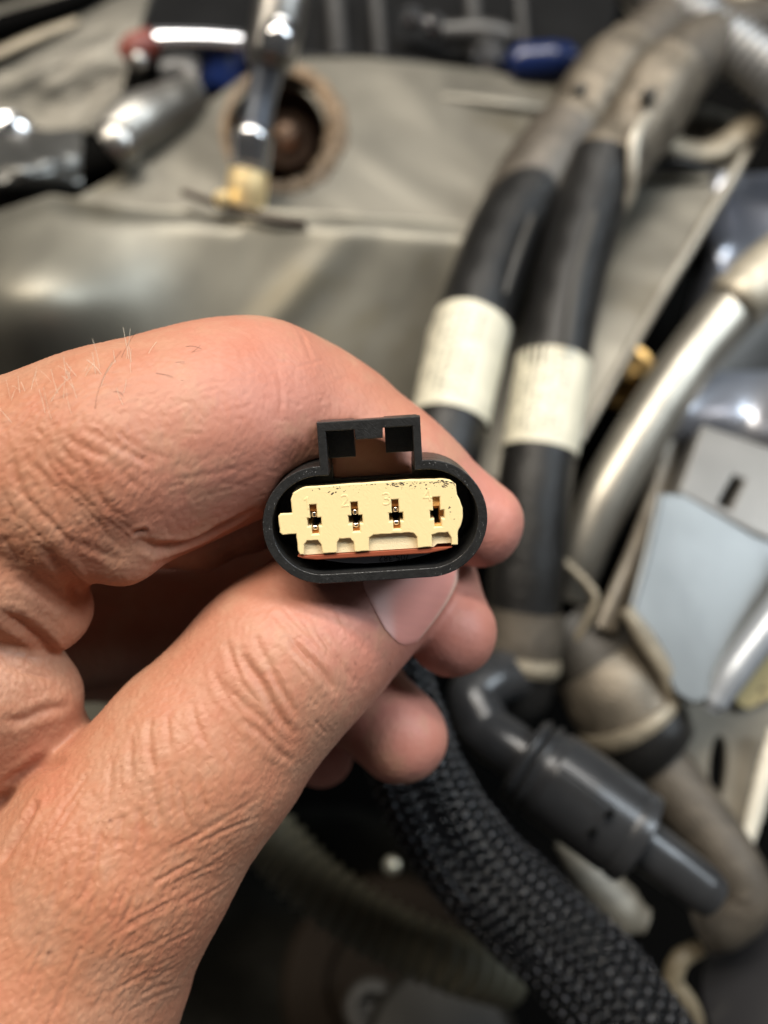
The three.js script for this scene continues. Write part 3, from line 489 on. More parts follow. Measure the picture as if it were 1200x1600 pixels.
// cream insert
{
  const body = [[-129, 42], [-124, 53], [-106, 61], [60, 62], [108, 60.5], [121, 58], [129, 51], [130, 34], [134, 26], [138, 12], [138, -2], [134, -16], [129, -24], [128, -46], [118, -46], [118, -34], [113, -25.5], [98, -25], [88, -28], [87, -47], [64, -47.5], [64, -30], [59, -23.5], [52, -22], [-4, -22], [-11, -26], [-12, -47.5], [-35, -47.5], [-36, -32], [-41, -25.5], [-57, -25], [-62, -31], [-63, -47], [-86, -47], [-87, -32], [-92, -25], [-108, -25], [-114, -31], [-115, -47], [-121, -47], [-124, -40], [-125, -13], [-146, -13], [-150, -9], [-151, 17], [-147, 21], [-129, 21]].reverse();
  const cross = (x) => [[x - 6, 32], [x - 6, 11], [x - 11, 11], [x - 11, -2], [x - 5, -2], [x - 5, -15], [x + 6, -15], [x + 6, -2], [x + 11, -2], [x + 11, 11], [x + 5, 11], [x + 5, 32]].reverse();
  const pins = [-95, -30.5, 33.3, 97.8];
  // uneven moulded edges
  const rough = []; body.forEach((p, i) => { const q = body[(i + 1) % body.length], n = Math.max(1, Math.round(Math.hypot(q[0] - p[0], q[1] - p[1]) / 6)); for (let k = 0; k < n; k++) { const f = k / n; rough.push([lerp(p[0], q[0], f) + 0.35 * noise(p[0] + f * 8, 3, i), lerp(p[1], q[1], f) + 0.45 * noise(p[1] + f * 9, 7, i)]); } });
  const face = extrude(rough, pins.map(cross), -0.83, -0.25, 0.16, 3);
  const base = part('terminal_insert', toWorld(face), cream, conn);
  const bb = [[-127, 50], [120, 51], [126, 44], [126, -44], [96, -44], [90, -49], [-116, -49], [-122, -44], [-124, -10], [-127, 10]].reverse();
  part('insert_core', toWorld(extrude(bb, pins.map(cross), -8, -0.85, 0.05)), creamPale, conn);
  // inside each opening: dark cavity, copper leaf above and below, bright contact pair
  const box = (x, y, z, w, h, d, r = 0.05) => new RoundedBoxGeometry(w * U, h * U, d, 2, r).translate(x * U, y * U, z);
  pins.forEach((x, i) => {
    part('cavity', toWorld(box(x, 8, -7.4, 26, 52, 0.6)), mat({ c: [0.01, 0.009, 0.008], roughness: 0.8 }), conn);
    if (i < 3) {
      const t = mergeGeometries([box(x, 15, -1.9, 10, 10, 2.0, 0.3), box(x, -6, -1.8, 10, 8, 2.0, 0.25)]);
      part('terminal', toWorld(t), mat({ c: [0.85, 0.76, 0.68], roughness: 0.2, metalness: 1 }), conn);
      part('leaf', toWorld(mergeGeometries([box(x, 27, -1.6, 12, 13, 1.6), box(x + 1, -13, -1.7, 12, 6, 1.4)])), amber, conn);
    } else {
      part('leaf', toWorld(mergeGeometries([box(x - 1, 25, -1.5, 12, 16, 1.4), box(x, -14.5, -1.5, 12, 4, 1.4)])), mat({ c: [0.85, 0.46, 0.15], roughness: 0.4 }), conn);
      part('leaf', toWorld(mergeGeometries([box(x + 8, 5, -2.6, 8, 26, 1.4), box(x, 14, -2.7, 22, 6, 1.4)])), mat({ c: [0.5, 0.24, 0.06], roughness: 0.4 }), conn);
    }
  });
  const font = await new FontLoader().loadAsync('fonts/droid/droid_sans_regular.typeface.json');
  [['1', -111, 26], ['2', -52, 26], ['3', 13, 25], ['4', 77, 27]].forEach(([c, x, y]) => part('number', toWorld(new TextGeometry(c, { font, size: 19 * U, depth: 0.02, curveSegments: 4, bevelEnabled: true, bevelThickness: 0.03, bevelSize: 0.03, bevelSegments: 1 }).translate(x * U, y * U, -0.26)), cream, conn));
  // brown seal under the insert
  part('seal', toWorld(extrude([[-126, -49.8], [-118, -54], [-96, -57.5], [80, -58], [108, -54], [120, -49.8]].reverse(), [], -7, -0.55, 0.15)), sealMat, conn);
  // moulded number on the floor of the shell, read from the other side
  part('shell_ledge', toWorld(extrude([[-104, -55], [-80, -63], [-50, -69], [-20, -71.5], [20, -71.5], [50, -69], [80, -63], [104, -55]], [], -7, -1.7, 0.1)), mat({ c: [0.10, 0.104, 0.122], roughness: 0.45 }), conn);
  const txt = new TextGeometry('705-382', { font, size: 10 * U, depth: 0.06, curveSegments: 3 }); txt.rotateZ(Math.PI); txt.translate(52 * U, -60 * U, -1.69);
  part('moulded_number', toWorld(txt), mat({ c: [0.008, 0.008, 0.009], roughness: 0.9 }), conn);
  // pale scuffs on the rim of the shell
  {
    const q = rng(12), sc = [], ring = stadium(-175, 175, -94, 91, 92, 40);
    for (let i = 0; i < 420; i++) { const p = ring[Math.floor(q() * ring.length)], k = lerp(0.915, 0.998, q()), x = p[0] < 0 ? Math.max(p[0], -82) + (p[0] - Math.max(p[0], -82)) * 1 : p[0]; const ex = p[0] * (1 - (1 - k) * 0.9), ey = p[1] * k; if (p[1] > 70 && Math.abs(p[0]) < 84) continue; const s = 0.3 + q() * q() * 1.3, e = new THREE.SphereGeometry(s * U * 0.7, 6, 4); e.scale(1 + q() * 2.4, 0.6, 0.12); e.rotateZ(Math.atan2(p[1], p[0]) + Math.PI / 2 + (q() - 0.5)); e.translate(ex * U, ey * U, -0.005); sc.push(e); }
    part('scuff', toWorld(mergeGeometries(sc)), mat({ c: [0.19, 0.19, 0.19], roughness: 0.45 }), conn, 'stuff');
  }
  // grease and scuffs on the insert's upper edge
  const r = rng(31), specks = [];
  for (let i = 0; i < 620; i++) { const x = lerp(-95, 128, Math.pow(r(), 0.7)), edge = 60 - (x < -90 ? 4 : 0) - (x > 100 ? (x - 100) * 0.25 : 0), y = edge - r() * r() * 15 - (x > 116 && r() > 0.6 ? r() * 70 : 0); if (noise(x * 0.09, y * 0.2, 4) + 0.5 * noise(x * 0.3, y * 0.4, 9) < (y > edge - 5 ? -0.22 : 0.0)) continue; const s = 0.25 + r() * r() * 1.5; const e = new THREE.SphereGeometry(s * U * 0.9, 7, 5); e.scale(1 + r() * 1.6, 0.6 + r() * 0.5, 0.16); e.rotateZ((r() - 0.5) * 1.5); e.translate(x * U, y * U, -0.25 - (y > 58.5 ? 0.06 : 0)); specks.push(e); }
  part('grime', toWorld(mergeGeometries(specks)), mat({ c: [0.05, 0.035, 0.025], roughness: 0.8 }), conn, 'stuff');
}
settle(conn);

// ------------------------------------------------------------------ the hand: one skin over a skeleton of tapered bones (millimetres in front of the lens)
{
  const bone = (a, b) => { const A = mm(a[0], a[1], a[2]), B = mm(b[0], b[1], b[2]); return { a: A, b: B, r1: a[3], r2: b[3] }; };
  const push = (p) => { const e = 8 * (1 - sstep(p[2], 108, 126)); return p[2] < 128 ? [p[0], p[1], p[2] + e, p[3] * (p[2] + e) / p[2]] : p; }; // the hand as a whole stands a little behind the plug's face
  const chain = (...p) => p.map(push).slice(1).map((q, i, l) => bone(i ? l[i - 1] : push(p[0]), q));
  // each group is blended inside with its own softness, then the groups are blended with each other
  const groups = [
    { k: 5, b: [...chain([-330, 900, 110, 17], [-110, 815, 104, 13.4], [60, 756, 100, 12.1], [190, 716, 99, 12.4], [330, 668, 102, 11.6], [405, 640, 105, 10.1], [462, 660, 109, 9.6], [520, 686, 111, 9.1], [612, 745, 112.5, 8.4], [748, 817, 118, 6.35])] },       // index
    { k: 2, b: [...chain([236, 846, 108, 3.6], [310, 842, 110, 4], [390, 812, 113, 4], [470, 770, 117, 5])] },                                        // pad under the index
    { k: 2.2, b: [...chain([20, 735, 96, 9], [110, 790, 94, 7.2], [190, 849, 95, 4.9])] },                                                                                  // fold at the root of the index
    { k: 2.2, b: [...chain([-80, 850, 98, 10], [0, 890, 98, 8.2], [74, 950, 101, 5.3])] },
    { k: 3, b: [...chain([-160, 1040, 102, 15], [-30, 1075, 102, 9.4], [48, 1092, 103, 6.2]), ...chain([-60, 1150, 103, 9], [40, 1150, 104, 5], [104, 1153, 106, 3.2])] },       // web
    { k: 6, b: [...chain([-300, 2000, 112, 27], [-60, 1740, 106, 21], [60, 1540, 103, 16.5], [190, 1335, 102, 13.2], [312, 1184, 103, 11.4], [436, 1040, 105, 10.4], [522, 968, 112, 9.6], [598, 906, 119, 8.3], [624, 893, 120, 7.6]), ...chain([-160, 1400, 108, 20], [-60, 1650, 106, 24]), ...chain([-240, 1100, 120, 18], [-160, 1400, 112, 20])] },   // thumb and its ball
    { k: 5, b: [...chain([-330, 900, 122, 18], [-120, 960, 130, 13], [120, 960, 140, 11.6], [300, 945, 146, 11.6], [430, 920, 144, 11], [565, 900, 137, 8.6], [652, 906, 131, 7.8], [706, 988, 124, 6.7])] },   // middle
    { k: 5, b: [...chain([-330, 950, 130, 16], [-120, 970, 150, 11], [250, 985, 162, 9], [380, 1020, 156, 8.8], [535, 1066, 140, 8], [624, 1148, 129, 7.3])] },              // ring
    { k: 4, b: [...chain([-120, 1000, 160, 11], [300, 1040, 170, 8], [420, 1110, 156, 6.8], [502, 1182, 142, 5.3])] },                                                      // little
  ];
  const blend = [0, 0.7, 1.6, 1.4, 1.6, 1.8, 1.0, 1.0, 1.0];
  const prep = groups.map((g) => ({ k: g.k, b: g.b.map((q) => { const ba = q.b.map((x, i) => x - q.a[i]), l2 = ba.reduce((s, x) => s + x * x, 0), rr = q.r1 - q.r2, a2 = Math.max(1e-6, l2 - rr * rr); return { ...q, ba, l2, rr, a2, il2: 1 / l2 }; }) }));
  function cone(q, x, y, z) { // distance to a round cone
    const px = x - q.a[0], py = y - q.a[1], pz = z - q.a[2], yy = px * q.ba[0] + py * q.ba[1] + pz * q.ba[2], zz = yy - q.l2;
    const ux = px * q.l2 - q.ba[0] * yy, uy = py * q.l2 - q.ba[1] * yy, uz = pz * q.l2 - q.ba[2] * yy, x2 = ux * ux + uy * uy + uz * uz, y2 = yy * yy * q.l2, z2 = zz * zz * q.l2;
    const k = Math.sign(q.rr) * q.rr * q.rr * x2;
    if (Math.sign(zz) * q.a2 * z2 > k) return Math.sqrt(x2 + z2) * q.il2 - q.r2;
    if (Math.sign(yy) * q.a2 * y2 < k) return Math.sqrt(x2 + y2) * q.il2 - q.r1;
    return (Math.sqrt(x2 * q.a2 * q.il2) + yy * q.rr) * q.il2 - q.r1;
  }
  const smin = (a, b, k) => { const h = Math.max(k - Math.abs(a - b), 0) / k; return Math.min(a, b) - h * h * k * 0.25; };
  const inv = connLocal.clone().invert().elements;
  function plug(x, y, z) { // the connector's body, which presses into the skin
    const X = inv[0] * x + inv[4] * y + inv[8] * z + inv[12], Y = inv[1] * x + inv[5] * y + inv[9] * z + inv[13], Z = inv[2] * x + inv[6] * y + inv[10] * z + inv[14];
    const hx = 83 * U, r = 93.5 * U, dx = Math.max(Math.abs(X) - hx, 0), a = Math.hypot(dx, Y + 1.5 * U) - r, b = Math.max(Z - 1, -DEPTH - 0.4 - Z);
    const t = Math.max(Math.abs(X + 0.5 * U) - 80 * U, Y - (Z < -2.5 ? 148 : 160) * U, -Y, Z - 1, -9.2 - Z), open = Math.max(Math.abs(X) - 64 * U, 60 * U - Y, Y - 130 * U, -Z - 40);
    return Math.min(Math.max(a, b, -Math.max(open, Z + 9.2)), t);
  }
  function sdf(x, y, z) {
    let d = 1e9;
    for (let g = 0; g < prep.length; g++) { let e = 1e9; for (const q of prep[g].b) e = e > 1e8 ? cone(q, x, y, z) : smin(e, cone(q, x, y, z), prep[g].k); d = g ? smin(d, e, blend[g]) : e; }
    const p = -(plug(x, y, z) - 0.05);
    return p > d - 1 ? -smin(-d, -p, 0.8) : d;
  }
  // ---- surface nets on a grid, cells far from the skin skipped
  const h = 0.28, lo = [-82, -100, -182], hi = [26, 30, -84], n = lo.map((l, i) => Math.ceil((hi[i] - l) / h)), NX = n[0] + 1, NY = n[1] + 1, NZ = n[2] + 1, B = 8;
  const val = new Float32Array(NX * NY * NZ).fill(9), id = (i, j, k) => (k * NY + j) * NX + i;
  for (let k = 0; k < NZ; k += B) for (let j = 0; j < NY; j += B) for (let i = 0; i < NX; i += B) {
    const c = sdf(lo[0] + (i + B / 2) * h, lo[1] + (j + B / 2) * h, lo[2] + (k + B / 2) * h), far = Math.abs(c) > h * B * 0.87 + 1.2;
    for (let kk = k; kk < Math.min(NZ, k + B); kk++) for (let jj = j; jj < Math.min(NY, j + B); jj++) for (let ii = i; ii < Math.min(NX, i + B); ii++) val[id(ii, jj, kk)] = far ? c : sdf(lo[0] + ii * h, lo[1] + jj * h, lo[2] + kk * h);
  }
  for (let k = 0; k < NZ; k++) for (let j = 0; j < NY; j++) for (let i = 0; i < NX; i++) if (i === 0 || j === 0 || k === 0 || i === NX - 1 || j === NY - 1 || k === NZ - 1) val[id(i, j, k)] = Math.max(val[id(i, j, k)], 0.5); // closed where the arm leaves the picture
  let P = []; const vid = new Int32Array(NX * NY * NZ).fill(-1), idx = [];
  const E = [[0, 1], [2, 3], [4, 5], [6, 7], [0, 2], [1, 3], [4, 6], [5, 7], [0, 4], [1, 5], [2, 6], [3, 7]];
  const c8 = new Float32Array(8);
  for (let k = 0; k < NZ - 1; k++) for (let j = 0; j < NY - 1; j++) for (let i = 0; i < NX - 1; i++) {
    let m = 0; for (let q = 0; q < 8; q++) { c8[q] = val[id(i + (q & 1), j + ((q >> 1) & 1), k + (q >> 2))]; if (c8[q] < 0) m++; }
    if (m === 0 || m === 8) continue;
    let x = 0, y = 0, z = 0, s = 0;
    for (const [a, b] of E) if (c8[a] < 0 !== c8[b] < 0) { const t = c8[a] / (c8[a] - c8[b]); x += (a & 1) + t * ((b & 1) - (a & 1)); y += ((a >> 1) & 1) + t * (((b >> 1) & 1) - ((a >> 1) & 1)); z += (a >> 2) + t * ((b >> 2) - (a >> 2)); s++; }
    vid[id(i, j, k)] = P.length / 3; P.push(lo[0] + (i + x / s) * h, lo[1] + (j + y / s) * h, lo[2] + (k + z / s) * h);
  }
  for (let k = 1; k < NZ - 1; k++) for (let j = 1; j < NY - 1; j++) for (let i = 1; i < NX - 1; i++) {
    const a = val[id(i, j, k)] < 0;
    for (let ax = 0; ax < 3; ax++) {
      const b = val[id(i + (ax === 0), j + (ax === 1), k + (ax === 2))] < 0; if (a === b) continue;
      const [u, v] = [[1, 2], [2, 0], [0, 1]][ax], off = (du, dv) => { const o = [i, j, k]; o[u] -= du; o[v] -= dv; return vid[id(...o)]; };
      const q = [off(0, 0), off(1, 0), off(1, 1), off(0, 1)]; if (q.some((w) => w < 0)) continue;
      if (a) idx.push(q[0], q[1], q[2], q[0], q[2], q[3]); else idx.push(q[0], q[2], q[1], q[0], q[3], q[2]);
    }
  }
  const nv = P.length / 3, pos = new Float32Array(P), nor = new Float32Array(nv * 3); P = null;
  const grad = (x, y, z, o) => { const e = 0.12, a = sdf(x + e, y - e, z - e), b = sdf(x - e, y - e, z + e), c = sdf(x - e, y + e, z - e), d = sdf(x + e, y + e, z + e); o[0] = a - b - c + d; o[1] = -a - b + c + d; o[2] = -a + b - c + d; const l = Math.hypot(...o) || 1; o[0] /= l; o[1] /= l; o[2] /= l; };
  const g3 = [0, 0, 0], inside = (x, y, z) => x > lo[0] + 1 && y > lo[1] + 1;
  for (let i = 0; i < nv; i++) { let x = pos[3 * i], y = pos[3 * i + 1], z = pos[3 * i + 2]; grad(x, y, z, g3); if (inside(x, y, z)) { const d = sdf(x, y, z); if (Math.abs(d) < h) { x -= d * g3[0]; y -= d * g3[1]; z -= d * g3[2]; pos[3 * i] = x; pos[3 * i + 1] = y; pos[3 * i + 2] = z; } } nor.set(g3, 3 * i); }
  // ---- where a line of sight meets the skin (for placing creases, nail and hairs)
  const strike = (px, py) => { const dir = mm(px, py, 1), l = Math.hypot(...dir); let t = 78; for (let i = 0; i < 140; i++) { const d = sdf(dir[0] / l * t, dir[1] / l * t, dir[2] / l * t); if (d < 0.01) break; t += d * 0.8; if (t > 200) return null; } return dir.map((x) => x / l * t); };
  // ---- creases of the skin: pixel strokes laid on the skin, depth and half width in millimetres
  const segs = [], cells = new Map(), C = 2.5;
  function crease(stroke, depth, width, bulge = 0.5) {
    const q = stroke.map(([x, y]) => strike(x, y)).filter(Boolean); if (q.length < 2) return;
    const curve = new THREE.CatmullRomCurve3(q.map((p) => new THREE.Vector3(...p))), m = Math.max(3, Math.ceil(curve.getLength() / 1.2)), p = curve.getSpacedPoints(m);
    for (let i = 0; i < m; i++) { const fade = (f) => Math.min(1, 4.5 * Math.min(f, 1 - f) + 0.08); const s = { a: p[i], b: p[i + 1], d0: depth * fade(i / m), d1: depth * fade((i + 1) / m), w: width, bulge }, r = width * 3.2; const at = segs.push(s) - 1;
      for (let X = Math.floor((Math.min(s.a.x, s.b.x) - r) / C); X <= Math.floor((Math.max(s.a.x, s.b.x) + r) / C); X++) for (let Y = Math.floor((Math.min(s.a.y, s.b.y) - r) / C); Y <= Math.floor((Math.max(s.a.y, s.b.y) + r) / C); Y++) for (let Z = Math.floor((Math.min(s.a.z, s.b.z) - r) / C); Z <= Math.floor((Math.max(s.a.z, s.b.z) + r) / C); Z++) { const key = X * 1e6 + Y * 1e3 + Z; if (!cells.has(key)) cells.set(key, []); cells.get(key).push(at); }
    }
  }
  const strokes = [
    // thumb: folds over the joint
    [[[372, 1010], [391, 1047], [403, 1060], [418, 1088], [437, 1122], [462, 1154]], 0.55, 0.6], [[[447, 984], [470, 1018], [500, 1047], [528, 1086]], 0.5, 0.6], [[[416, 1027], [433, 1066], [452, 1100], [462, 1122]], 0.35, 0.45],
    [[[489, 978], [515, 1015], [545, 1053], [558, 1072]], 0.3, 0.5], [[[372, 1119], [406, 1145], [440, 1179], [461, 1192]], 0.3, 0.5], [[[350, 1070], [380, 1100], [417, 1130], [438, 1160]], 0.32, 0.5], [[[425, 955], [447, 980], [478, 1008]], 0.25, 0.45],
    [[[352, 1000], [364, 1035], [380, 1068]], 0.3, 0.5], [[[470, 965], [492, 1000], [530, 1040]], 0.2, 0.4], [[[520, 950], [545, 985], [575, 1020]], 0.18, 0.4], [[[395, 985], [410, 1020], [430, 1050]], 0.22, 0.4], [[[330, 1040], [352, 1085], [385, 1125]], 0.25, 0.5],
    // thumb: long wrinkles down its base
    [[[161, 1280], [151, 1331], [141, 1376], [127, 1402], [110, 1420]], 0.34, 0.45], [[[191, 1265], [188, 1300], [180, 1330]], 0.3, 0.42], [[[214, 1255], [218, 1295], [214, 1333]], 0.3, 0.42], [[[232, 1215], [244, 1260], [251, 1296]], 0.32, 0.45], [[[277, 1215], [285, 1260], [298, 1300]], 0.28, 0.42],
    [[[124, 1305], [116, 1357], [107, 1410]], 0.26, 0.4], [[[101, 1335], [90, 1387], [77, 1432]], 0.26, 0.4], [[[262, 1200], [266, 1240], [272, 1280]], 0.24, 0.4], [[[305, 1205], [312, 1240], [326, 1270]], 0.22, 0.4], [[[235, 1120], [232, 1165], [240, 1210]], 0.3, 0.5], [[[262, 1110], [262, 1150], [270, 1190]], 0.22, 0.45], [[[205, 1150], [203, 1190], [206, 1230]], 0.22, 0.45], [[[176, 1180], [172, 1220], [170, 1262]], 0.2, 0.4],
    [[[150, 1190], [120, 1235], [88, 1280], [60, 1330]], 0.2, 0.4], [[[135, 1230], [105, 1275], [74, 1330]], 0.2, 0.4], [[[300, 1090], [306, 1130], [330, 1180]], 0.22, 0.45],
    // between thumb and web, folds of the web
    [[[60, 1250], [45, 1275], [22, 1312], [2, 1350]], 0.9, 0.7], [[[106, 1186], [92, 1192], [67, 1195], [30, 1212], [2, 1229]], 0.8, 0.9], [[[2, 1123], [33, 1126], [67, 1111], [112, 1103]], 0.5, 0.7], [[[5, 1270], [30, 1250], [55, 1235]], 0.3, 0.5],
    [[[2, 1030], [40, 1050], [84, 1062]], 0.22, 0.6],
    // index root
    [[[123, 667], [153, 680], [187, 700], [213, 713], [253, 727]], 0.45, 0.55], [[[100, 680], [127, 697], [153, 710], [175, 714]], 0.45, 0.55], [[[117, 700], [140, 740], [153, 773], [177, 800], [203, 812]], 0.45, 0.55], [[[13, 700], [27, 757], [53, 793], [90, 827], [133, 873]], 0.5, 0.6], [[[33, 713], [73, 747], [100, 773], [135, 792]], 0.4, 0.5],
    [[[73, 745], [87, 797], [103, 828]], 0.34, 0.5], [[[2, 833], [20, 860], [40, 885]], 0.45, 0.6], [[[67, 850], [110, 900], [127, 930]], 0.9, 0.8], [[[90, 1023], [60, 998], [30, 975], [0, 955]], 1.0, 0.8], [[[165, 660], [195, 685], [225, 705], [280, 720]], 0.3, 0.5], [[[60, 690], [85, 740], [120, 790], [150, 830]], 0.32, 0.5], [[[0, 760], [12, 790], [30, 820]], 0.32, 0.5], [[[150, 690], [190, 740], [232, 770]], 0.26, 0.5], [[[25, 900], [70, 935], [100, 950]], 0.28, 0.6], [[[100, 840], [150, 860], [190, 880]], 0.25, 0.6],
    [[[213, 843], [253, 857], [300, 849], [350, 824], [400, 796]], 0.9, 0.75], [[[204, 838], [218, 832], [232, 829]], 0.5, 0.4],
    [[[260, 750], [330, 742], [400, 722]], 0.16, 0.5], [[[300, 780], [360, 765], [420, 735]], 0.14, 0.4], [[[250, 640], [258, 690], [256, 740]], 0.14, 0.5],
    // finger joint
    [[[330, 540], [345, 600], [350, 660]], 0.12, 0.5], [[[372, 530], [385, 590], [388, 640]], 0.12, 0.5], [[[430, 560], [440, 610], [436, 660]], 0.1, 0.5], [[[455, 505], [480, 540], [490, 580]], 0.14, 0.5],
    // round the nail
    [[[556, 908], [578, 930], [602, 965], [622, 985]], 0.12, 0.5],
  ];
  for (const [s, d, w] of strokes) crease(s, d * (s[0][1] < 835 && s[0][0] < 420 ? 0.55 : 1.0), w * (s[0][1] < 835 ? 0.9 : 1.12));
  const rr = rng(5);
  for (let i = 0; i < 26; i++) { const x = 225 + rr() * 110 - i * 4.5, y = 1300 + i * 12, l = 60 + rr() * 70; crease([[x, y], [x + l * 0.5, y - l * 0.22 - rr() * 6], [x + l, y - l * (0.46 + 0.12 * rr())]], 0.12 + rr() * 0.14, 0.32); }
  for (let i = 0; i < 34; i++) { const x = 20 + rr() * 190, y = 1230 + rr() * 330, l = 40 + rr() * 60, s = 0.3 + 0.2 * rr(); crease([[x, y], [x - l * s * 0.5, y + l * 0.5], [x - l * s * 1.1, y + l]], 0.1 + rr() * 0.12, 0.3); }
  for (let i = 0; i < 18; i++) { const x = 10 + rr() * 200, y = 650 + rr() * 190, l = 26 + rr() * 50; crease([[x, y], [x + l * 0.5, y + l * (0.3 + rr() * 0.3)], [x + l, y + l * (0.7 + rr() * 0.4)]], 0.1 + rr() * 0.12, 0.32); }
  for (let i = 0; i < 16; i++) { const x = 300 + rr() * 230, y = 940 + rr() * 200, l = 26 + rr() * 40; crease([[x, y], [x + l * 0.4, y + l * 0.5], [x + l * 0.9, y + l]], 0.08 + rr() * 0.1, 0.3); }
  for (let i = 0; i < 22; i++) { const x = 240 + rr() * 260, y = 540 + rr() * 240, l = 24 + rr() * 40, s = rr() > 0.5 ? 1 : -0.4; crease([[x, y], [x + l * 0.5, y - l * 0.15 * s], [x + l, y - l * 0.3 * s]], 0.04 + rr() * 0.06, 0.28); }
  // ---- relief and colour of every point of the skin
  const col = new Float32Array(nv * 3), anchor = (px, py, d, r) => [...mm(px, py, d), r];
  const pinks = [anchor(748, 817, 118, 16), anchor(705, 985, 118, 15), anchor(618, 1142, 124, 15), anchor(505, 1182, 136, 13), anchor(590, 930, 108, 13), anchor(450, 620, 90, 20), anchor(330, 760, 90, 16)], tans = [anchor(40, 700, 88, 22), anchor(120, 1450, 88, 30), anchor(0, 1100, 92, 18)], reds = [anchor(385, 1120, 94, 6), anchor(590, 1020, 104, 3), anchor(500, 1030, 98, 5), anchor(80, 740, 86, 6)];
  const spots = [[172, 1282], [137, 737], [75, 1490], [610, 1038], [556, 1036]].map(([x, y]) => strike(x, y)).filter(Boolean);
  const near = (list, x, y, z) => { let m = 0; for (const a of list) { const d = ((x - a[0]) ** 2 + (y - a[1]) ** 2 + (z - a[2]) ** 2) / (a[3] * a[3]); m = Math.max(m, Math.exp(-d)); } return m; };
  const out = new Float32Array(nv * 3);
  for (let i = 0; i < nv; i++) {
    const x = pos[3 * i], y = pos[3 * i + 1], z = pos[3 * i + 2];
    let dsp = 0, fold = 0, line = 0, pit = 0.5;
    const list = cells.get(Math.floor(x / C) * 1e6 + Math.floor(y / C) * 1e3 + Math.floor(z / C));
    if (list) { let best = 0, up = 0; for (const k of list) { const s = segs[k], ax = s.b.x - s.a.x, ay = s.b.y - s.a.y, az = s.b.z - s.a.z, t = cl(((x - s.a.x) * ax + (y - s.a.y) * ay + (z - s.a.z) * az) / (ax * ax + ay * ay + az * az)), d = Math.hypot(x - s.a.x - t * ax, y - s.a.y - t * ay, z - s.a.z - t * az) / s.w, dep = s.d0 + (s.d1 - s.d0) * t; const e = 0.72 * dep * Math.exp(-Math.pow(d, 1.5) * 1.3); if (e > best) best = e; const u = dep * s.bulge * Math.exp(-((d - 1.7) ** 2) * 1.4); if (u > up) up = u; } fold = best; dsp += up * (1 - cl(best * 4)) * 0.55 - best; }
    // soft unevenness, lozenge relief of the skin stretched along two directions, pores
    const wx = x + 1.2 * fbm(x * 0.12, y * 0.12, z * 0.12, 2), wy = y + 1.2 * fbm(x * 0.12 + 9, y * 0.12, z * 0.12, 2);
    dsp += 0.35 * fbm(x * 0.11, y * 0.11, z * 0.11, 3);
    const tip = near(pinks, x, y, z), tan = near(tans, x, y, z), coarse = lerp(0.38, 0.85, tan) * (1 - 0.35 * tip);
    if (nor[3 * i + 2] > -0.35) {
      const a = wx * 0.86 + wy * 0.5, b = -wx * 0.5 + wy * 0.86, c1 = cracks(a * 1.05 + 40, b * 0.55 + 40, z * 0.75 + 40), c2 = cracks(wx * 1.7 + 60, wy * 1.7 + 60, z * 1.7 + 60), c3 = cracks((wx * 0.25 + wy * 0.97) * 0.3 + 30, (wx * 0.97 - wy * 0.25) * 0.95 + 30, z * 0.5 + 30), c4 = cracks((wx * 0.87 + wy * 0.5) * 0.22 + 70, (wy * 0.87 - wx * 0.5) * 0.8 + 70, z * 0.45 + 70);
      line = Math.max(Math.exp(-c1 * c1 * 60), 0.8 * Math.exp(-c2 * c2 * 50), tan * Math.exp(-c3 * c3 * 60), tan * Math.exp(-c4 * c4 * 60)); pit = c2;
      dsp -= coarse * (0.09 * Math.exp(-c1 * c1 * 46) + 0.06 * Math.exp(-c2 * c2 * 30) + tan * (0.07 * Math.exp(-c3 * c3 * 46) + 0.06 * Math.exp(-c4 * c4 * 46)));
    }
    dsp += 0.025 * noise(x * 2.4, y * 2.4, z * 2.4);
    out[3 * i] = x + nor[3 * i] * dsp; out[3 * i + 1] = y + nor[3 * i + 1] * dsp; out[3 * i + 2] = z + nor[3 * i + 2] * dsp;
    const mott = 1.1 * fbm(x * 0.5, y * 0.5, z * 0.5, 4) + 1.5 * fbm(x * 0.13 + 7, y * 0.13, z * 0.13, 3), red = cl(near(reds, x, y, z) * 0.5 + cl(fold * 0.6) + 0.55 * Math.max(0, mott) + 0.5 * line * coarse);
    const base = [0.40, 0.185, 0.115], pink = [0.47, 0.195, 0.155], tanC = [0.36, 0.158, 0.08], redC = [0.29, 0.088, 0.05], paleC = [0.49, 0.275, 0.175];
    let spot = 0; for (const s of spots) { const q = (x - s[0]) ** 2 + (y - s[1]) ** 2 + (z - s[2]) ** 2; if (q < 0.3) spot = Math.max(spot, Math.exp(-q / 0.05)); }
    for (let c = 0; c < 3; c++) { let v = lerp(base[c], pink[c], tip); v = lerp(v, tanC[c], tan * 0.7); v = lerp(v, paleC[c], cl(-mott * 1.3) * 0.5); v = lerp(v, redC[c], red * 0.6); v = lerp(v, [0.12, 0.045, 0.03][c], spot * 0.8); col[3 * i + c] = v * (1 + 0.10 * mott); }
  }
  const world = (a) => { const v = M(a[0], a[1], a[2]); return [v.x, v.y, v.z]; };
  const g = new THREE.BufferGeometry(), wp = new Float32Array(nv * 3); { const e = cw.elements; for (let i = 0; i < nv; i++) { const x = out[3 * i] / 1000, y = out[3 * i + 1] / 1000, z = out[3 * i + 2] / 1000; wp[3 * i] = e[0] * x + e[4] * y + e[8] * z + e[12]; wp[3 * i + 1] = e[1] * x + e[5] * y + e[9] * z + e[13]; wp[3 * i + 2] = e[2] * x + e[6] * y + e[10] * z + e[14]; } }
  g.setAttribute('position', new THREE.BufferAttribute(wp, 3)); g.setAttribute('color', new THREE.BufferAttribute(col, 3)); g.setIndex(idx); g.computeVertexNormals();
  console.log('skin', nv, idx.length / 3);
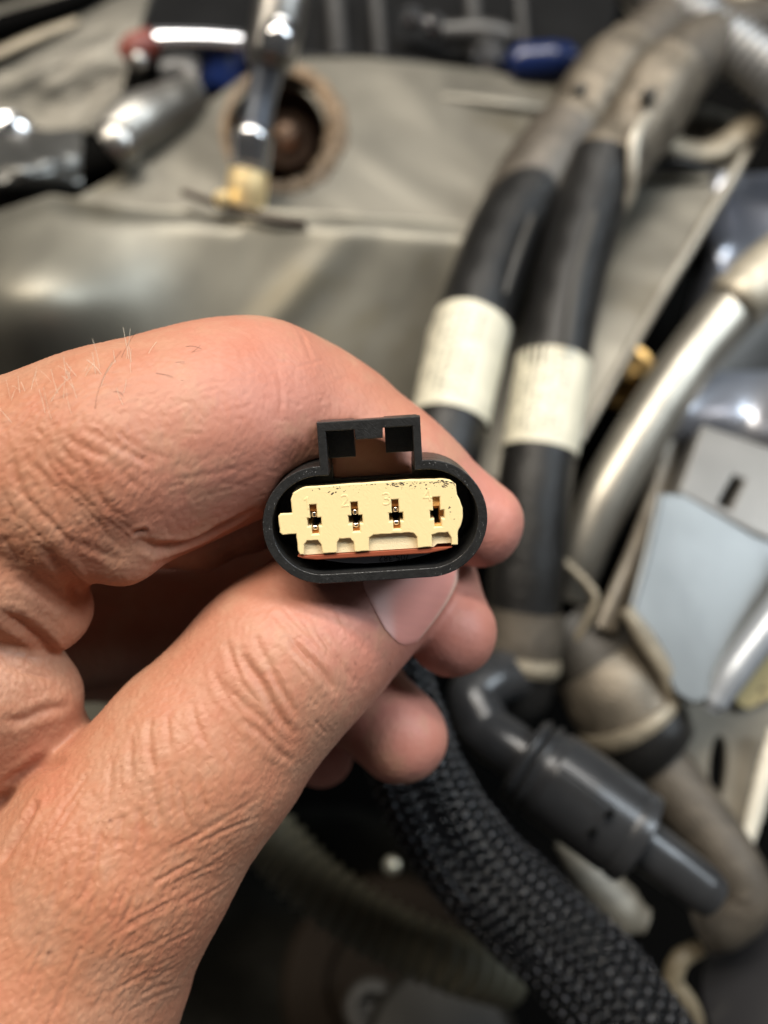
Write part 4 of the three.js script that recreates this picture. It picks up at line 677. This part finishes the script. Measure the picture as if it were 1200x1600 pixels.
  const hand = thing('person', 'bare left hand of a person holding the black plug between index finger and thumb', 'person');
  const skin = mat({ c: [1, 1, 1], vertexColors: true, roughness: 0.55, sheen: 0.08, sheenRoughness: 0.6 }); skin.sheenColor = new THREE.Color(1, 0.7, 0.55); skin.specularIntensity = 0.85;
  part('hand', g, skin, hand);
  // thumb nail: a thin curved plate lying on the skin
  {
    const c = [[548, 868], [600, 992], [650, 1018], [742, 872]], nu = 36, nvv = 36, top = [], bot = [];
    const pos2 = [], uv = [], ix = [];
    for (let i = 0; i <= nu; i++) for (let j = 0; j <= nvv; j++) {
      const s = i / nu * 2 - 1, q = j / nvv * 2 - 1, u = (s * Math.sqrt(1 - 0.34 * q * q) + 1) / 2, v = (q * Math.sqrt(1 - 0.34 * s * s) + 1) / 2; // rounded corners
      const px = lerp(lerp(c[0][0], c[1][0], v), lerp(c[3][0], c[2][0], v), u), py = lerp(lerp(c[0][1], c[1][1], v), lerp(c[3][1], c[2][1], v), u);
      let p = strike(Math.min(px, 900), py); for (let b = 0; !p && b < 40; b++) p = strike(px - b, py - b * 0.8); grad(...p, g3); const rim = Math.min(1 - Math.abs(s), 1 - Math.abs(q)) * 8, lift = 0.03 + 0.13 * Math.sqrt(cl(rim));
      top.push([p[0] + g3[0] * lift, p[1] + g3[1] * lift, p[2] + g3[2] * lift]); bot.push([p[0] - g3[0] * 0.2, p[1] - g3[1] * 0.2, p[2] - g3[2] * 0.2]);
    }
    const N = top.length, w = nvv + 1; for (const q of [...top, ...bot]) pos2.push(...world(q));
    for (let i = 0; i <= nu; i++) for (let j = 0; j <= nvv; j++) uv.push(i / nu, j / nvv); uv.push(...uv);
    for (let i = 0; i < nu; i++) for (let j = 0; j < nvv; j++) { const a = i * w + j, b = a + w; ix.push(a, a + 1, b + 1, a, b + 1, b, N + a, N + b + 1, N + a + 1, N + a, N + b, N + b + 1); }
    for (let i = 0; i < nu; i++) for (const j of [0, nvv]) { const a = i * w + j, b = a + w; ix.push(a, b, N + b, a, N + b, N + a); }
    for (let j = 0; j < nvv; j++) for (const i of [0, nu]) { const a = i * w + j; ix.push(a, a + 1, N + a + 1, a, N + a + 1, N + a); }
    const nailTex = tex(64, (u, v) => { const edge = sstep(u, 0.93, 0.98), moon = 1 - sstep(u, 0.16, 0.42), k = 0.985 + 0.015 * noise(u * 3, v * 30, 1); return [lerp(lerp(0.89, 0.9, moon), 0.92, edge) * k, lerp(lerp(0.61, 0.70, moon), 0.78, edge) * k, lerp(lerp(0.56, 0.665, moon), 0.70, edge) * k]; }, true); nailTex.wrapS = nailTex.wrapT = THREE.ClampToEdgeWrapping;
    part('thumb_nail', finish(pos2, uv, ix, 0.9), mat({ map: nailTex, roughness: 0.42, specularIntensity: 0.7 }), hand);
  }
  // hairs on the back of the hand
  {
    const r = rng(77), hair = (px, py, ang, len, curl, wid, up) => { const p = strike(px, py); if (!p) return null; grad(...p, g3); const dir = new THREE.Vector3(Math.cos(ang), Math.sin(ang), 0).addScaledVector(new THREE.Vector3(...g3), up), q = []; dir.normalize(); let s = new THREE.Vector3(...p).addScaledVector(new THREE.Vector3(...g3), -0.3); for (let i = 0; i <= 5; i++) { q.push(M(s.x, s.y, s.z)); dir.applyAxisAngle(new THREE.Vector3(0, 0, 1), curl); s.addScaledVector(dir, len / 5); } return new THREE.TubeGeometry(new THREE.CatmullRomCurve3(q), 10, wid / 1000, 4); };
    const pale = [], darkH = [];
    for (let i = 0; i < 30; i++) { const x = r() * 250, t = r(), y = 625 - x * 0.33 + t * t * 90; const g = hair(x, y, 0.9 + r() * 1.6, 1.4 + r() * 2.6, (r() - 0.5) * 0.25, 0.014 + r() * 0.01, 0.25 + r() * 0.4); if (g) pale.push(g); }
    for (let i = 0; i < 6; i++) { const x = 6 + i * 24 + r() * 8, y = 614 - x * 0.36 + 12 - r() * 4; const g = hair(x, y, 1.3 + r() * 0.9, 0.9 + r() * 1.5, (r() - 0.5) * 0.35, 0.011, 0.5); if (g) pale.push(g); }
    for (const [x, y, a, l, c] of [[147, 640, 1.55, 7.5, -0.14], [188, 558, 1.2, 4, -0.06], [225, 581, 0.15, 3.4, -0.1], [296, 549, 0.3, 1.6, 0.1], [285, 540, 0.5, 3, -0.25], [174, 612, 1.0, 2, -0.5], [262, 590, -0.4, 1.8, 0.1], [265, 566, 0.4, 1.8, -0.1]]) { const g = hair(x, y, a, l, c, 0.02, 0.06); if (g) darkH.push(g); }
    part('hair', mergeGeometries(pale), mat({ c: [0.85, 0.75, 0.6], roughness: 0.35 }), hand, 'stuff');
    part('dark_hair', mergeGeometries(darkH), mat({ c: [0.10, 0.05, 0.03], roughness: 0.4 }), hand, 'stuff');
  }
  settle(hand);
}
renderer.render(scene, camera);
